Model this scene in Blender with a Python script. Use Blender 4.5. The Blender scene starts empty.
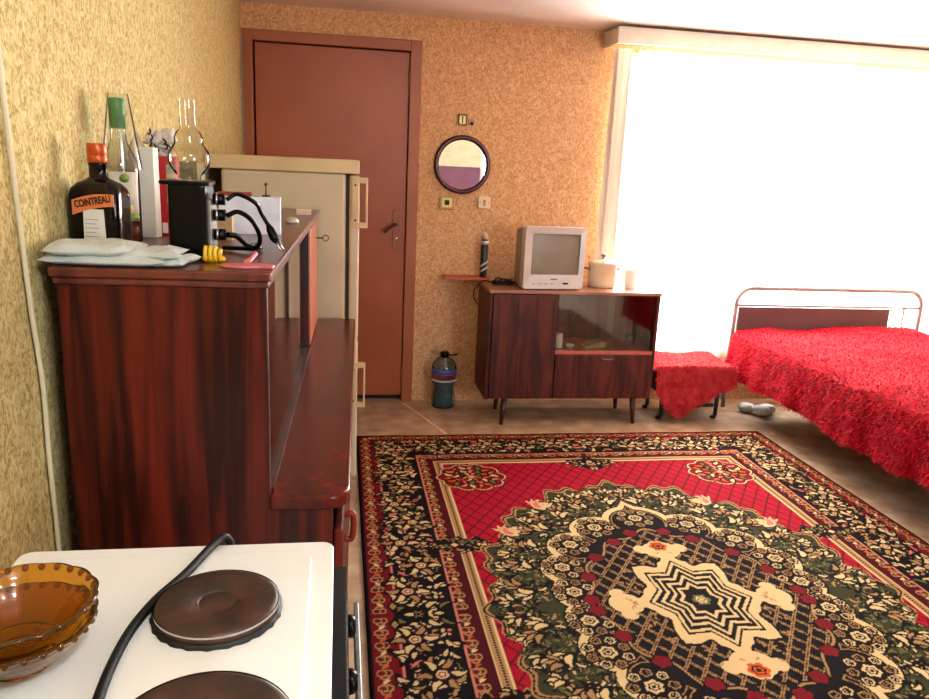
import bpy, math, random
import numpy as np
from mathutils import Vector, Matrix
R = math.radians
SC = bpy.context.scene
COL = SC.collection
rng = np.random.default_rng(7); random.seed(7)

# ------------------------------------------------------------------ camera
CAMH = 1.40
pi_, ya, ro, f = .24236, .16957, .04764, 754.62
cam_d = bpy.data.cameras.new('camera'); cam = bpy.data.objects.new('camera', cam_d); COL.objects.link(cam)
cp, sp, cy_, sy_ = math.cos(pi_), math.sin(pi_), math.cos(ya), math.sin(ya)
fw = Vector((sy_*cp, cy_*cp, -sp)); rt = Vector((cy_, -sy_, 0)); up = rt.cross(fw)
r2 = rt*math.cos(ro)+up*math.sin(ro); u2 = -rt*math.sin(ro)+up*math.cos(ro)
m = Matrix((r2, u2, -fw)).transposed().to_4x4(); m.translation = (0, 0, CAMH)
cam.matrix_world = m
cam_d.sensor_width = 36; cam_d.lens = f*36/929; cam_d.clip_start = .02
SC.camera = cam

# ------------------------------------------------------------------ world and light
D = 4.317; XL = -.515; XRW = 4.15; YF = -1.9; ZC = 2.149
w = bpy.data.worlds.new('world'); SC.world = w; w.use_nodes = True
bg = w.node_tree.nodes['Background']; bg.inputs[0].default_value = (.93, .96, 1, 1); bg.inputs[1].default_value = 3.0

def area(name, loc, rot, sx, sy, power, col):
    l = bpy.data.lights.new(name, 'AREA'); l.shape = 'RECTANGLE'; l.size = sx; l.size_y = sy
    l.energy = power; l.color = col
    o = bpy.data.objects.new(name, l); o.location = loc; o.rotation_euler = rot; COL.objects.link(o)
    return o
area('daylight_back_window', (2.8, D+.42, 1.35), (R(-90), 0, 0), 2.5, 1.6, 680, (1, .98, .95))
area('fill_light_front', (2.55, YF-.35, 1.35), (R(90), 0, 0), 1.3, 1.2, 105, (.86, .94, 1))  # fill light added outside the unseen window behind the camera
# unseen point light added above the camera to brighten stove and left wall
pl = bpy.data.lights.new('added_fill_lamp', 'POINT'); pl.energy = 33; pl.color = (.93, .98, 1); pl.shadow_soft_size = .08
plo = bpy.data.objects.new('added_fill_lamp', pl); plo.location = (.30, -.05, 2.02); COL.objects.link(plo)

SC.view_settings.view_transform = 'Standard'; SC.view_settings.look = 'None'
SC.view_settings.gamma = 1; SC.view_settings.use_curve_mapping = False
SC.view_settings.exposure = 0.22
SC.cycles.use_denoising = True
SC.cycles.max_bounces = 10; SC.cycles.diffuse_bounces = 5; SC.cycles.transparent_max_bounces = 16
SC.cycles.sample_clamp_indirect = 6; SC.cycles.caustics_reflective = False; SC.cycles.caustics_refractive = False

# ------------------------------------------------------------------ materials
def lin(c):
    return tuple(((v/255)/12.92 if v/255 <= .04045 else ((v/255+.055)/1.055)**2.4) for v in c)+(1,)
MATS = {}
def mat(name, rgb, rough=.5, metal=0, rgb2=None, scale=8, stretch=(1, 1, 1), lo=.35, hi=.65, bump=0, bscale=None,
        dist=0, detail=4, trans=0, ior=1.45, coat=0, spec=None, emit=None, rot=(0, 0, 0), alpha=None):
    if name in MATS: return MATS[name]
    M = bpy.data.materials.new(name); M.use_nodes = True; nt = M.node_tree; N = nt.nodes; L = nt.links
    b = N['Principled BSDF']; b.inputs['Base Color'].default_value = lin(rgb)
    b.inputs['Roughness'].default_value = rough; b.inputs['Metallic'].default_value = metal
    b.inputs['Transmission Weight'].default_value = trans; b.inputs['IOR'].default_value = ior
    b.inputs['Coat Weight'].default_value = coat
    if spec is not None: b.inputs['Specular IOR Level'].default_value = spec
    if alpha is not None: b.inputs['Alpha'].default_value = alpha
    tc = N.new('ShaderNodeTexCoord'); mp = N.new('ShaderNodeMapping'); mp.inputs['Scale'].default_value = stretch
    mp.inputs['Rotation'].default_value = rot
    L.new(tc.outputs['Object'], mp.inputs[0])
    nz = N.new('ShaderNodeTexNoise'); nz.inputs['Scale'].default_value = scale; nz.inputs['Detail'].default_value = detail
    nz.inputs['Distortion'].default_value = dist; L.new(mp.outputs[0], nz.inputs[0])
    cr = N.new('ShaderNodeValToRGB'); cr.color_ramp.elements[0].position = lo; cr.color_ramp.elements[1].position = hi
    cr.color_ramp.elements[0].color = lin(rgb2 if rgb2 else tuple(v*.93 for v in rgb)); cr.color_ramp.elements[1].color = lin(rgb)
    L.new(nz.outputs[0], cr.inputs[0]); L.new(cr.outputs[0], b.inputs['Base Color'])
    if bump:
        bp = N.new('ShaderNodeBump'); bp.inputs['Strength'].default_value = bump; bp.inputs['Distance'].default_value = .01
        if bscale:
            n2 = N.new('ShaderNodeTexNoise'); n2.inputs['Scale'].default_value = bscale; L.new(tc.outputs['Object'], n2.inputs[0]); L.new(n2.outputs[0], bp.inputs['Height'])
        else: L.new(nz.outputs[0], bp.inputs['Height'])
        L.new(bp.outputs[0], b.inputs['Normal'])
    MATS[name] = M; return M

def wallpaper(name, base, fleck, pale):
    M = bpy.data.materials.new(name); M.use_nodes = True; nt = M.node_tree; N = nt.nodes; L = nt.links
    b = N['Principled BSDF']; b.inputs['Roughness'].default_value = .85; b.inputs['Specular IOR Level'].default_value = .2
    tc = N.new('ShaderNodeTexCoord'); mp = N.new('ShaderNodeMapping'); mp.inputs['Scale'].default_value = (1, 1, .75); L.new(tc.outputs['Object'], mp.inputs[0])
    a = N.new('ShaderNodeTexNoise'); a.inputs['Scale'].default_value = 85; a.inputs['Detail'].default_value = 2; a.inputs['Distortion'].default_value = 1.6; L.new(mp.outputs[0], a.inputs[0])
    c = N.new('ShaderNodeTexNoise'); c.inputs['Scale'].default_value = 42; c.inputs['Detail'].default_value = 3; c.inputs['Distortion'].default_value = 2.5; L.new(mp.outputs[0], c.inputs[0])
    r1 = N.new('ShaderNodeValToRGB'); r1.color_ramp.elements[0].position = .38; r1.color_ramp.elements[1].position = .56
    r1.color_ramp.elements[0].color = lin(fleck); r1.color_ramp.elements[1].color = lin(base); L.new(a.outputs[0], r1.inputs[0])
    r2_ = N.new('ShaderNodeValToRGB'); r2_.color_ramp.elements[0].position = .5; r2_.color_ramp.elements[1].position = .62
    r2_.color_ramp.elements[0].color = (0, 0, 0, 1); r2_.color_ramp.elements[1].color = (.75, .75, .75, 1); L.new(c.outputs[0], r2_.inputs[0])
    mx = N.new('ShaderNodeMixRGB'); L.new(r2_.outputs[0], mx.inputs[0]); L.new(r1.outputs[0], mx.inputs[1]); mx.inputs[2].default_value = lin(pale)
    L.new(mx.outputs[0], b.inputs['Base Color'])
    bp = N.new('ShaderNodeBump'); bp.inputs['Strength'].default_value = .35; bp.inputs['Distance'].default_value = .004; L.new(a.outputs[0], bp.inputs['Height']); L.new(bp.outputs[0], b.inputs['Normal'])
    return M

def thin_glass(name, tint=(1, 1, 1), refl=.08, rough=.02):
    M = bpy.data.materials.new(name); M.use_nodes = True; nt = M.node_tree; N = nt.nodes; L = nt.links
    N.remove(N['Principled BSDF']); out = N['Material Output']
    t = N.new('ShaderNodeBsdfTransparent'); t.inputs[0].default_value = tint+(1,)
    g = N.new('ShaderNodeBsdfGlossy'); g.inputs['Roughness'].default_value = rough
    fr = N.new('ShaderNodeFresnel'); fr.inputs[0].default_value = 1.12
    ad = N.new('ShaderNodeMath'); ad.operation = 'ADD'; ad.inputs[1].default_value = refl; ad.use_clamp = True
    L.new(fr.outputs[0], ad.inputs[0])
    mx = N.new('ShaderNodeMixShader'); L.new(ad.outputs[0], mx.inputs[0]); L.new(t.outputs[0], mx.inputs[1]); L.new(g.outputs[0], mx.inputs[2])
    L.new(mx.outputs[0], out.inputs[0]); return M

def sheer_mat():
    M = bpy.data.materials.new('sheer_net'); M.use_nodes = True; nt = M.node_tree; N = nt.nodes; L = nt.links
    N.remove(N['Principled BSDF']); out = N['Material Output']
    tr = N.new('ShaderNodeBsdfTranslucent'); tr.inputs[0].default_value = (.92, .9, .88, 1)
    df = N.new('ShaderNodeBsdfDiffuse'); df.inputs[0].default_value = (.9, .87, .84, 1)
    tp = N.new('ShaderNodeBsdfTransparent')
    m1 = N.new('ShaderNodeMixShader'); m1.inputs[0].default_value = .45; L.new(tr.outputs[0], m1.inputs[1]); L.new(df.outputs[0], m1.inputs[2])
    m2 = N.new('ShaderNodeMixShader'); m2.inputs[0].default_value = .38; L.new(m1.outputs[0], m2.inputs[1]); L.new(tp.outputs[0], m2.inputs[2])
    L.new(m2.outputs[0], out.inputs[0]); return M

# ------------------------------------------------------------------ mesh helpers
class MB:
    def __init__(s): s.v = []; s.f = []; s.sm = []
    def add(s, vs, fs, smooth=False):
        o = len(s.v); s.v += [tuple(v) for v in vs]; s.f += [tuple(i+o for i in q) for q in fs]; s.sm += [smooth]*len(fs); return s
    def box(s, x0, x1, y0, y1, z0, z1):
        return s.add([(x0, y0, z0), (x1, y0, z0), (x1, y1, z0), (x0, y1, z0), (x0, y0, z1), (x1, y0, z1), (x1, y1, z1), (x0, y1, z1)],
                     [(0, 3, 2, 1), (4, 5, 6, 7), (0, 1, 5, 4), (1, 2, 6, 5), (2, 3, 7, 6), (3, 0, 4, 7)])
    def rbox(s, c, size, rz=0, rx=0, ry=0):
        M = Matrix.Rotation(rz, 3, 'Z') @ Matrix.Rotation(ry, 3, 'Y') @ Matrix.Rotation(rx, 3, 'X')
        vs = [M @ Vector((sx*size[0]/2, sy*size[1]/2, sz*size[2]/2))+Vector(c) for sz in (-1, 1) for sx, sy in ((-1, -1), (1, -1), (1, 1), (-1, 1))]
        return s.add(vs, [(0, 3, 2, 1), (4, 5, 6, 7), (0, 1, 5, 4), (1, 2, 6, 5), (2, 3, 7, 6), (3, 0, 4, 7)])
    def lathe(s, c, prof, seg=32, axis='Z', sx=1, sy=1, wob=None, cap=True, power=None):
        """prof: list of (r, h); closed at both ends when cap"""
        vs = []; n = len(prof)
        for i, (r, h) in enumerate(prof):
            for k in range(seg):
                a = 2*math.pi*k/seg; rr = r
                if power:                                  # superellipse cross-section
                    ca, sa = abs(math.cos(a)), abs(math.sin(a)); rr = r/((ca**power+sa**power)**(1/power))
                if wob: rr = wob(rr, h, a, i)
                x, y = rr*math.cos(a)*sx, rr*math.sin(a)*sy
                if axis == 'Z': p = (c[0]+x, c[1]+y, c[2]+h)
                elif axis == 'Y': p = (c[0]+x, c[1]+h, c[2]+y)
                else: p = (c[0]+h, c[1]+x, c[2]+y)
                vs.append(p)
        fs = [(i*seg+k, i*seg+(k+1) % seg, (i+1)*seg+(k+1) % seg, (i+1)*seg+k) for i in range(n-1) for k in range(seg)]
        if axis == 'Y': fs = [q[::-1] for q in fs]
        o = len(s.v); s.add(vs, fs, True)
        if cap:
            e1 = tuple(o+k for k in range(seg)); e2 = tuple(o+(n-1)*seg+k for k in range(seg))
            if prof[0][0] > 1e-6: s.f.append(e1[::-1] if axis != 'Y' else e1); s.sm.append(False)
            if prof[-1][0] > 1e-6: s.f.append(e2 if axis != 'Y' else e2[::-1]); s.sm.append(False)
        return s
    def cyl(s, c, r, h, seg=24, axis='Z', r1=None):
        return s.lathe(c, [(r, 0), (r if r1 is None else r1, h)], seg, axis)
    def tube(s, pts, r, seg=10, closed=False):
        pts = [Vector(p) for p in pts]; n = len(pts); vs = []; prev = None
        for i, p in enumerate(pts):
            a = pts[(i-1) % n] if (closed or i > 0) else p; b = pts[(i+1) % n] if (closed or i < n-1) else p
            t = (b-a).normalized()
            if prev is None: nn = t.orthogonal().normalized()
            else:
                nn = prev-t*prev.dot(t)
                nn = nn.normalized() if nn.length > 1e-6 else t.orthogonal().normalized()
            prev = nn; bb = t.cross(nn); rr = r[i] if isinstance(r, (list, tuple)) else r
            for k in range(seg):
                an = 2*math.pi*k/seg; vs.append(p+nn*math.cos(an)*rr+bb*math.sin(an)*rr)
        fs = [(i*seg+k, i*seg+(k+1) % seg, ((i+1) % n)*seg+(k+1) % seg, ((i+1) % n)*seg+k) for i in range(n if closed else n-1) for k in range(seg)]
        o = len(s.v); s.add(vs, fs, True)
        if not closed:
            s.f.append(tuple(o+k for k in range(seg))[::-1]); s.sm.append(False); s.f.append(tuple(o+(n-1)*seg+k for k in range(seg))); s.sm.append(False)
        return s
    def prism(s, poly, z0, z1, axis='Z', off=0):
        """poly in (a,b): Z -> x,y ; Y -> x,z extruded along y ; X -> y,z extruded along x"""
        def P(a, b, h): return (a, b, h) if axis == 'Z' else ((a, h, b) if axis == 'Y' else (h, a, b))
        n = len(poly); vs = [P(a, b, z0) for a, b in poly]+[P(a, b, z1) for a, b in poly]
        fs = [tuple(range(n))[::-1], tuple(range(n, 2*n))]+[(i, (i+1) % n, n+(i+1) % n, n+i) for i in range(n)]
        if axis == 'Y': fs = [q[::-1] for q in fs]
        return s.add(vs, fs)
    def build(s, name, M, parent=None, bevel=0, bseg=2, solid=0, sub=0, **kw):
        off = Vector(parent_loc(parent)) if parent else Vector((0, 0, 0))
        me = bpy.data.meshes.new(name); me.from_pydata([tuple(Vector(v)-off) for v in s.v], [], s.f)
        me.polygons.foreach_set('use_smooth', s.sm); me.materials.append(M); me.update()
        o = bpy.data.objects.new(name, me); COL.objects.link(o)
        if parent: o.parent = parent
        if solid: md = o.modifiers.new('s', 'SOLIDIFY'); md.thickness = solid; md.offset = 0
        if bevel:
            md = o.modifiers.new('b', 'BEVEL'); md.width = bevel; md.segments = bseg; md.limit_method = 'ANGLE'; md.angle_limit = R(40)
        if sub: md = o.modifiers.new('d', 'SUBSURF'); md.levels = sub; md.render_levels = sub
        for k, v in kw.items():
            if v is not None: o[k] = v
        return o
def parent_loc(p):
    v = Vector((0, 0, 0))
    while p: v += p.location; p = p.parent
    return v
def thing(name, loc, label, category, group=None, rz=0):
    o = bpy.data.objects.new(name, None); o.location = loc; o.rotation_euler = (0, 0, rz); o.empty_display_size = .05; COL.objects.link(o)
    o['label'] = label; o['category'] = category
    if group: o['group'] = group
    return o
def rrect(x0, x1, y0, y1, r, n=6):
    out = []
    for cx, cy, a0 in ((x1-r, y0+r, -90), (x1-r, y1-r, 0), (x0+r, y1-r, 90), (x0+r, y0+r, 180)):
        for k in range(n+1): a = R(a0+90*k/n); out.append((cx+r*math.cos(a), cy+r*math.sin(a)))
    return out
def text_part(body, size, loc, rot, M, parent, name='lettering', extrude=.0004, sx=1, bold=0, **kw):
    cu = bpy.data.curves.new(name, 'FONT'); cu.body = body; cu.size = size; cu.extrude = extrude; cu.align_x = 'CENTER'; cu.align_y = 'CENTER'; cu.offset = bold
    t = bpy.data.objects.new('tmp', cu); COL.objects.link(t)
    bpy.context.view_layer.update()
    me = bpy.data.meshes.new_from_object(t.evaluated_get(bpy.context.evaluated_depsgraph_get()))
    bpy.data.objects.remove(t); me.name = name; me.materials.clear(); me.materials.append(M)
    o = bpy.data.objects.new(name, me); COL.objects.link(o); o.parent = parent
    o.location = Vector(loc)-parent_loc(parent); o.rotation_euler = rot; o.scale = (sx, 1, 1)
    for k, v in kw.items(): o[k] = v
    return o
def spline(pts, n=12):
    """Catmull-Rom through the points"""
    P = [Vector(p) for p in pts]; P = [P[0]*2-P[1]]+P+[P[-1]*2-P[-2]]; out = []
    for i in range(1, len(P)-2):
        a, b, c, d = P[i-1:i+3]
        for k in range(n):
            t = k/n; out.append(.5*((2*b)+(c-a)*t+(2*a-5*b+4*c-d)*t*t+(3*b-a-3*c+d)*t**3))
    out.append(P[-2]); return out

m_mahog = mat('mahogany', (108, 31, 14), .4, rgb2=(36, 6, 4), scale=8, stretch=(4.6, 4.6, .24), lo=.40, hi=.80, dist=.7, coat=.06, spec=.25)
m_mahog_top = mat('mahogany_top', (104, 46, 34), .28, rgb2=(64, 20, 14), scale=9, stretch=(3, .4, 1), lo=.35, hi=.65, dist=.5, coat=.15)
m_counter = mat('worn_counter', (112, 32, 16), .24, rgb2=(52, 10, 6), scale=9, stretch=(1, .7, 1), lo=.3, hi=.75, dist=.9, spec=.35, bump=.05, bscale=60)
m_dark_red = mat('dark_red_wood', (74, 16, 12), .4, rgb2=(34, 6, 5), scale=9, stretch=(2, 2, .4), coat=.2)
m_orange_wood = mat('orange_door_wood', (176, 92, 54), .35, rgb2=(140, 62, 34), scale=6, stretch=(3, 3, .3))
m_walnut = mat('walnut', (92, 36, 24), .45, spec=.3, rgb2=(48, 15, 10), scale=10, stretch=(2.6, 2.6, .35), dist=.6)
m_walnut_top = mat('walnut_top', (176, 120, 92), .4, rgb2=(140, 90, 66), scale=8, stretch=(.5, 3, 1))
m_black = mat('black_plastic', (4, 4, 5), .3, spec=.18)
m_blackmatt = mat('black_rubber', (10, 11, 12), .55, spec=.3)
m_white = mat('white_paint', (228, 226, 220), .5)
m_enamel = mat('white_enamel', (240, 241, 240), .22, rgb2=(228, 230, 228), scale=3, coat=.4)
m_chrome = mat('chrome', (200, 200, 200), .15, 1)
m_iron = mat('grey_metal', (120, 118, 112), .35, 1)
m_paper = mat('white_paper', (236, 234, 226), .7)
m_glass = mat('clear_glass', (255, 255, 255), .02, trans=1, ior=1.45)
m_net = sheer_mat()

# ------------------------------------------------------------------ setting
wp_left = wallpaper('wallpaper_left', (196, 178, 120), (152, 132, 78), (214, 200, 148))
wp_back = wallpaper('wallpaper_back', (208, 160, 114), (174, 124, 80), (224, 184, 142))
m_ceiling = mat('ceiling_paint', (226, 220, 212), .9, rgb2=(214, 206, 198), scale=3)
m_floor = mat('floor_covering', (186, 158, 128), .6, rgb2=(142, 108, 82), scale=9, lo=.3, hi=.7, bump=.15, bscale=120)
def struct(mb, name, M, **k):
    return mb.build(name, M, kind='structure', **k)
struct(MB().box(XL-.2, XRW+.2, YF-.2, D+.2, -.1, 0), 'floor', m_floor)
struct(MB().box(XL-.2, XRW+.2, YF-.2, D+.2, ZC, ZC+.1), 'ceiling', m_ceiling)
struct(MB().box(XL-.2, XL, YF-.2, D+.2, 0, ZC), 'wall_left', wp_left)
struct(MB().box(XRW, XRW+.2, YF-.2, D+.2, 0, ZC), 'wall_right', wp_back)
WX0, WX1, WZ0, WZ1 = 1.60, 3.95, .40, 2.04
DX0, DX1, DZ = -.507, .43, 2.022
wb = MB().box(DX0-.008, DX1, D, D+.2, DZ, ZC).box(DX1, WX0, D, D+.2, 0, ZC).box(WX0, WX1, D, D+.2, 0, WZ0).box(WX0, WX1, D, D+.2, WZ1, ZC).box(WX1, XRW, D, D+.2, 0, ZC)
struct(wb, 'wall_back', wp_back)
FX0, FX1 = 1.9, 3.2
DADO = 1.345
m_cream_wall = mat('cream_oil_paint', (226, 216, 178), .6); m_purple = mat('purple_oil_paint', (112, 46, 78), .5)
struct(MB().box(XL, FX0, YF-.2, YF, DADO, ZC).box(FX1, XRW, YF-.2, YF, DADO, ZC).box(FX0, FX1, YF-.2, YF, WZ1, ZC), 'wall_front', m_cream_wall)
struct(MB().box(XL, FX0, YF-.2, YF+.002, 0, DADO).box(FX1, XRW, YF-.2, YF+.002, 0, DADO).box(FX0, FX1, YF-.2, YF+.002, 0, .8), 'trim_1', m_purple)
m_pane = thin_glass('window_glass', (1, 1, 1), .02)
def window(name, x0, x1, y, z0, z1, nb):
    fr = MB().box(x0, x1, y-.03, y+.03, z0, z0+.06).box(x0, x1, y-.03, y+.03, z1-.06, z1).box(x0, x0+.06, y-.03, y+.03, z0+.06, z1-.06).box(x1-.06, x1, y-.03, y+.03, z0+.06, z1-.06)
    for k in range(1, nb):
        xx = x0+(x1-x0)*k/nb; fr.box(xx-.035, xx+.035, y-.03, y+.03, z0+.06, z1-.06)
    o = fr.build(name, m_white, kind='structure', bevel=.004)
    MB().box(x0+.06, x1-.06, y-.003, y+.003, z0+.06, z1-.06).build('pane', m_pane, o)
    return o
window('window_1', WX0, WX1, D+.13, WZ0, WZ1, 3)
window('fill_window', FX0, FX1, YF-.13, .8, WZ1, 2)  # unseen window, added in the front wall to let fill light in
m_doorpaint = mat('brown_door_paint', (158, 82, 46), .38, rgb2=(146, 72, 38), scale=2.5, bump=.05, bscale=40)
m_frame = mat('brown_frame_paint', (158, 90, 50), .4, rgb2=(146, 78, 42), scale=3)
df = MB().box(DX0, DX0+.052, D-.018, D+.06, 0, DZ).box(DX1-.062, DX1, D-.018, D+.06, 0, DZ).box(DX0+.052, DX1-.062, D-.018, D+.06, DZ-.055, DZ)
struct(df, 'trim_2', m_frame, bevel=.004)
door = MB().box(DX0+.062, DX1-.066, D+.0, D+.04, .035, DZ-.062).build('door_1', m_doorpaint, kind='structure', bevel=.003)
struct(MB().box(DX0+.052, DX1-.062, D+.045, D+.1, 0, DZ), 'trim_3', mat('dark_gap', (30, 14, 10), .8))
MB().prism(rrect(.293, .327, .90, 1.125, .008), D-.006, D, 'Y').build('lock_plate', mat('bronze_plate', (134, 84, 58), .35, .6), door, bevel=.002)
hn = MB().cyl((.31, D-.045, 1.045), .008, .04, 12, 'Y'); hn.tube(spline([(.31, D-.045, 1.045), (.285, D-.048, 1.035), (.245, D-.05, 1.0)]), .007); hn.build('door_handle', mat('dark_bronze', (74, 36, 24), .3, .7), door)
MB().lathe((.316, D-.012, .965), [(.001, 0), (.008, .002), (.009, .008)], 12, 'Y').build('keyhole_cover', m_chrome, door)
for z in (.12, 1.78):
    MB().cyl((DX1-.064, D-.008, z), .006, .09, 10).build('hinge', m_frame, door)
# pelmet over the window
mc = mat('pelmet_cream', (222, 214, 198), .6)
pel = MB().box(1.44, 4.0, 4.08, 4.095, 2.052, 2.128).box(1.44, 1.455, 4.095, D, 2.052, 2.128).box(3.985, 4.0, 4.095, D, 2.052, 2.128).box(1.44, 4.0, 4.08, D, 2.128, 2.136)
pel.build('curtain_pelmet', mc, bevel=.002, label='long cream curtain pelmet box fixed to the wall above the window', category='curtain pelmet')

def curtain(name, x0, x1, z0, z1, y, amp, waves, M, **kw):
    nx = int((x1-x0)/.008); nz = 24; vs = []
    for j in range(nz+1):
        t = j/nz; z = z0+(z1-z0)*t
        for i in range(nx+1):
            s = i/nx; ph = s*waves*2*math.pi
            a = amp*(.55+.45*math.sin(ph*.23+1.3))
            vs.append((x0+(x1-x0)*s+.01*math.sin(ph*.5+t*1.1), y+a*math.sin(ph+.6*math.sin(ph*.31)+.35*(1-t)), z))
    fs = [(j*(nx+1)+i, j*(nx+1)+i+1, (j+1)*(nx+1)+i+1, (j+1)*(nx+1)+i) for j in range(nz) for i in range(nx)]
    mb = MB(); mb.add(vs, fs, True); return mb.build(name, M, **kw)
curtain('net_curtain', 1.62, 3.96, .12, 2.05, 4.245, .022, 26, m_net, label='sheer white net curtain glowing across the whole window', category='curtain')
m_drape = mat('drape_cloth', (244, 232, 218), .8, rgb2=(232, 204, 184), scale=4, stretch=(6, 6, .5))
curtain('side_drape', 1.475, 1.60, .80, 2.05, 4.24, .028, 3.2, m_drape, label='narrow pale drape hanging at the left end of the window', category='curtain')

# ------------------------------------------------------------------ rug (pattern carried by the mesh colours)
def make_rug():
    U, V, st = 1.124, 1.605, .004
    nu, nv = int(U/st), int(V/st)
    u = (np.arange(nu)+.5)*st; v = (np.arange(nv)+.5)*st
    uu, vv = np.meshgrid(u, v, indexing='ij')
    C = {k: np.array(lin(c)[:3]) for k, c in dict(red=(160, 14, 36), lat=(100, 8, 22), black=(20, 12, 14), cream=(214, 184, 132), tan=(166, 126, 80),
        green=(56, 55, 32), olive=(104, 100, 56), pink=(206, 112, 98), guard=(108, 14, 24), inner=(72, 10, 18), orange=(196, 84, 34), dkred=(120, 14, 22)).items()}
    img = np.empty((nu, nv, 3)); img[:] = C['red']
    def put(mask, c): img[mask] = C[c]
    # lattice of the field
    a, b = .062, .088
    l1 = np.abs(((uu/a+vv/b) % 1)-.5); l2 = np.abs(((uu/a-vv/b) % 1)-.5)
    put((np.minimum(l1, l2) < .075), 'lat')
    du, dv = U-uu, V-vv; e = np.minimum(du, dv)-.016     # distance from the edge
    rr = np.random.default_rng(5)
    def win(cx, cy, r):
        i0, i1 = max(0, int((cx-r)/st)), min(nu, int((cx+r)/st)+2); j0, j1 = max(0, int((cy-r)/st)), min(nv, int((cy+r)/st)+2)
        return (slice(i0, i1), slice(j0, j1)) if i1 > i0 and j1 > j0 else None
    def leaf(cx, cy, L, W, ang, c, edge=None):
        w_ = win(cx, cy, L*1.3+.01)
        if w_ is None: return
        x, y = uu[w_]-cx, vv[w_]-cy; ca, sa = math.cos(ang), math.sin(ang)
        p, q = x*ca+y*sa, -x*sa+y*ca; q = q-.35*p*p/L
        d = (p/L)**2+(np.abs(q)/(W*(1-.45*p/L)))**2
        sub = img[w_]
        if edge: sub[d < (1+.006/W)**2] = C[edge]
        sub[d < 1] = C[c]
    def flower(cx, cy, r, n, c1, c2, c3='cream', ph=0):
        w_ = win(cx, cy, r*1.4)
        if w_ is None: return
        x, y = uu[w_]-cx, vv[w_]-cy; rad = np.hypot(x, y); th = np.arctan2(y, x)+ph
        R_ = r*(.78+.22*np.abs(np.cos(th*n/2)))
        sub = img[w_]; sub[rad < R_+.006] = C[c3]; sub[rad < R_] = C[c1]
        sub[np.abs(rad-R_*.55) < .003] = C[c2]; sub[rad < r*.25] = C[c2]
    # --- borders
    put(e < .385, 'cream'); put(e < .375, 'tan'); put((e < .37) & (e > .36), 'black'); put(e < .35, 'cream'); put(e < .343, 'inner')
    put(e < .277, 'pink'); put(e < .269, 'black')
    put(e < .088, 'pink'); put(e < .08, 'guard'); put(e < .002, 'black')
    seg = (np.where(dv < du, uu, vv) / .012) % 1
    put((e > .352) & (e < .374) & (seg < .3), 'tan')
    for dist, step, r in ((.047, .062, .02), (.31, .066, .021)):
        for side in (0, 1):
            lim = (V if side == 0 else U)-dist
            t = step/2
            while t < lim:
                cx, cy = (U-dist, t) if side == 0 else (t, V-dist)
                for k in range(3):
                    an = k*2.094+(0 if side else 1.57)
                    flower(cx+.009*math.cos(an), cy+.009*math.sin(an), r*.52, 1, 'black', 'guard', 'tan')
                leaf(cx+(step/2 if side else 0), cy+(0 if side else step/2), .012, .006, 0.8, 'orange' if int(t/step) % 2 else 'cream')
                t += step
    # main border foliage: leaves and scrolls on black, flowers at intervals
    for side in (0, 1):
        mid = .175; lim = (V if side == 0 else U)-.10; t = .0
        while t < lim:
            for k in range(5):
                off = mid+rr.uniform(-.082, .082); tt = t+rr.uniform(-.02, .02)
                if side == 0: cx, cy = U-off, tt
                else: cx, cy = tt, V-off
                if side == 1 and cx > U-.1: continue
                c = rr.choice(['cream', 'cream', 'tan', 'olive', 'cream', 'pink'])
                leaf(cx, cy, rr.uniform(.014, .026), rr.uniform(.005, .009), rr.uniform(0, 6.28), c, 'black')
            t += .021
        t = .13; k = 0
        while t < lim:
            off = mid+(.03 if k % 2 else -.03)
            cx, cy = (U-off, t) if side == 0 else (t, V-off)
            flower(cx, cy, .03, 5, 'dkred', 'cream', 'black', k); 
            for q in range(6): leaf(cx+.05*math.cos(q*1.05), cy+.05*math.sin(q*1.05), .022, .009, q*1.05, 'cream' if q % 2 else 'tan', 'black')
            t += .165; k += 1
        for q in (.40,):                                   # pendant that grows from the border into the field
            pass
    def pendant(cx, cy, dirx, diry, L, W):
        put_ = (np.abs((uu-cx)*diry-(vv-cy)*dirx)); al = (uu-cx)*dirx+(vv-cy)*diry
        shape = W*(.62+.38*np.cos(al*2*math.pi/(L*.5)))*np.sqrt(np.clip(1-np.abs(al)/L, 0, 1))*1.3
        put((put_ < shape+.007) & (np.abs(al) < L), 'tan'); put((put_ < shape) & (np.abs(al) < L), 'black')
        for i in range(int(L*420)):
            s = rr.uniform(-.9, .9)*L; tq = rr.uniform(-1, 1)*W*(1-abs(s)/L)
            leaf(cx+dirx*s-diry*tq, cy+diry*s+dirx*tq, rr.uniform(.01, .018), .006, rr.uniform(0, 6.28), rr.choice(['cream', 'tan', 'olive', 'tan']), 'black')
        flower(cx-dirx*L*.2, cy-diry*L*.2, .018, 4, 'dkred', 'cream', 'black')
    pendant(U-.37, .43, -1, 0, .12, .055)
    pendant(.0, V-.42, 0, -1, .075, .13)
    # corner rosettes
    cx, cy = .61, 1.05; x, y = uu-cx, vv-cy; rad = np.hypot(x/1.08, y); th = np.arctan2(y, x)
    R_ = .145*(.88+.12*np.abs(np.cos(th*5)))
    put(rad < R_+.009, 'black'); put(rad < R_+.004, 'cream'); put(rad < R_-.002, 'dkred')
    for ring, n, s in ((.105, 18, .021), (.066, 12, .019), (.036, 8, .014)):
        for k in range(n):
            an = 2*math.pi*k/n+ring*9
            leaf(cx+ring*1.05*math.cos(an), cy+ring*math.sin(an), s, s*.42, an+.5*(-1)**k, ['orange', 'cream', 'pink', 'olive', 'orange'][k % 5], 'black')
    flower(cx, cy, .02, 6, 'black', 'cream', 'orange')
    # --- medallion
    th = np.arctan2(vv/.92, uu/.70)
    def ell(au, av): return np.sqrt((uu/au)**2+(vv/av)**2)
    rad = ell(.70, .915)
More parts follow.
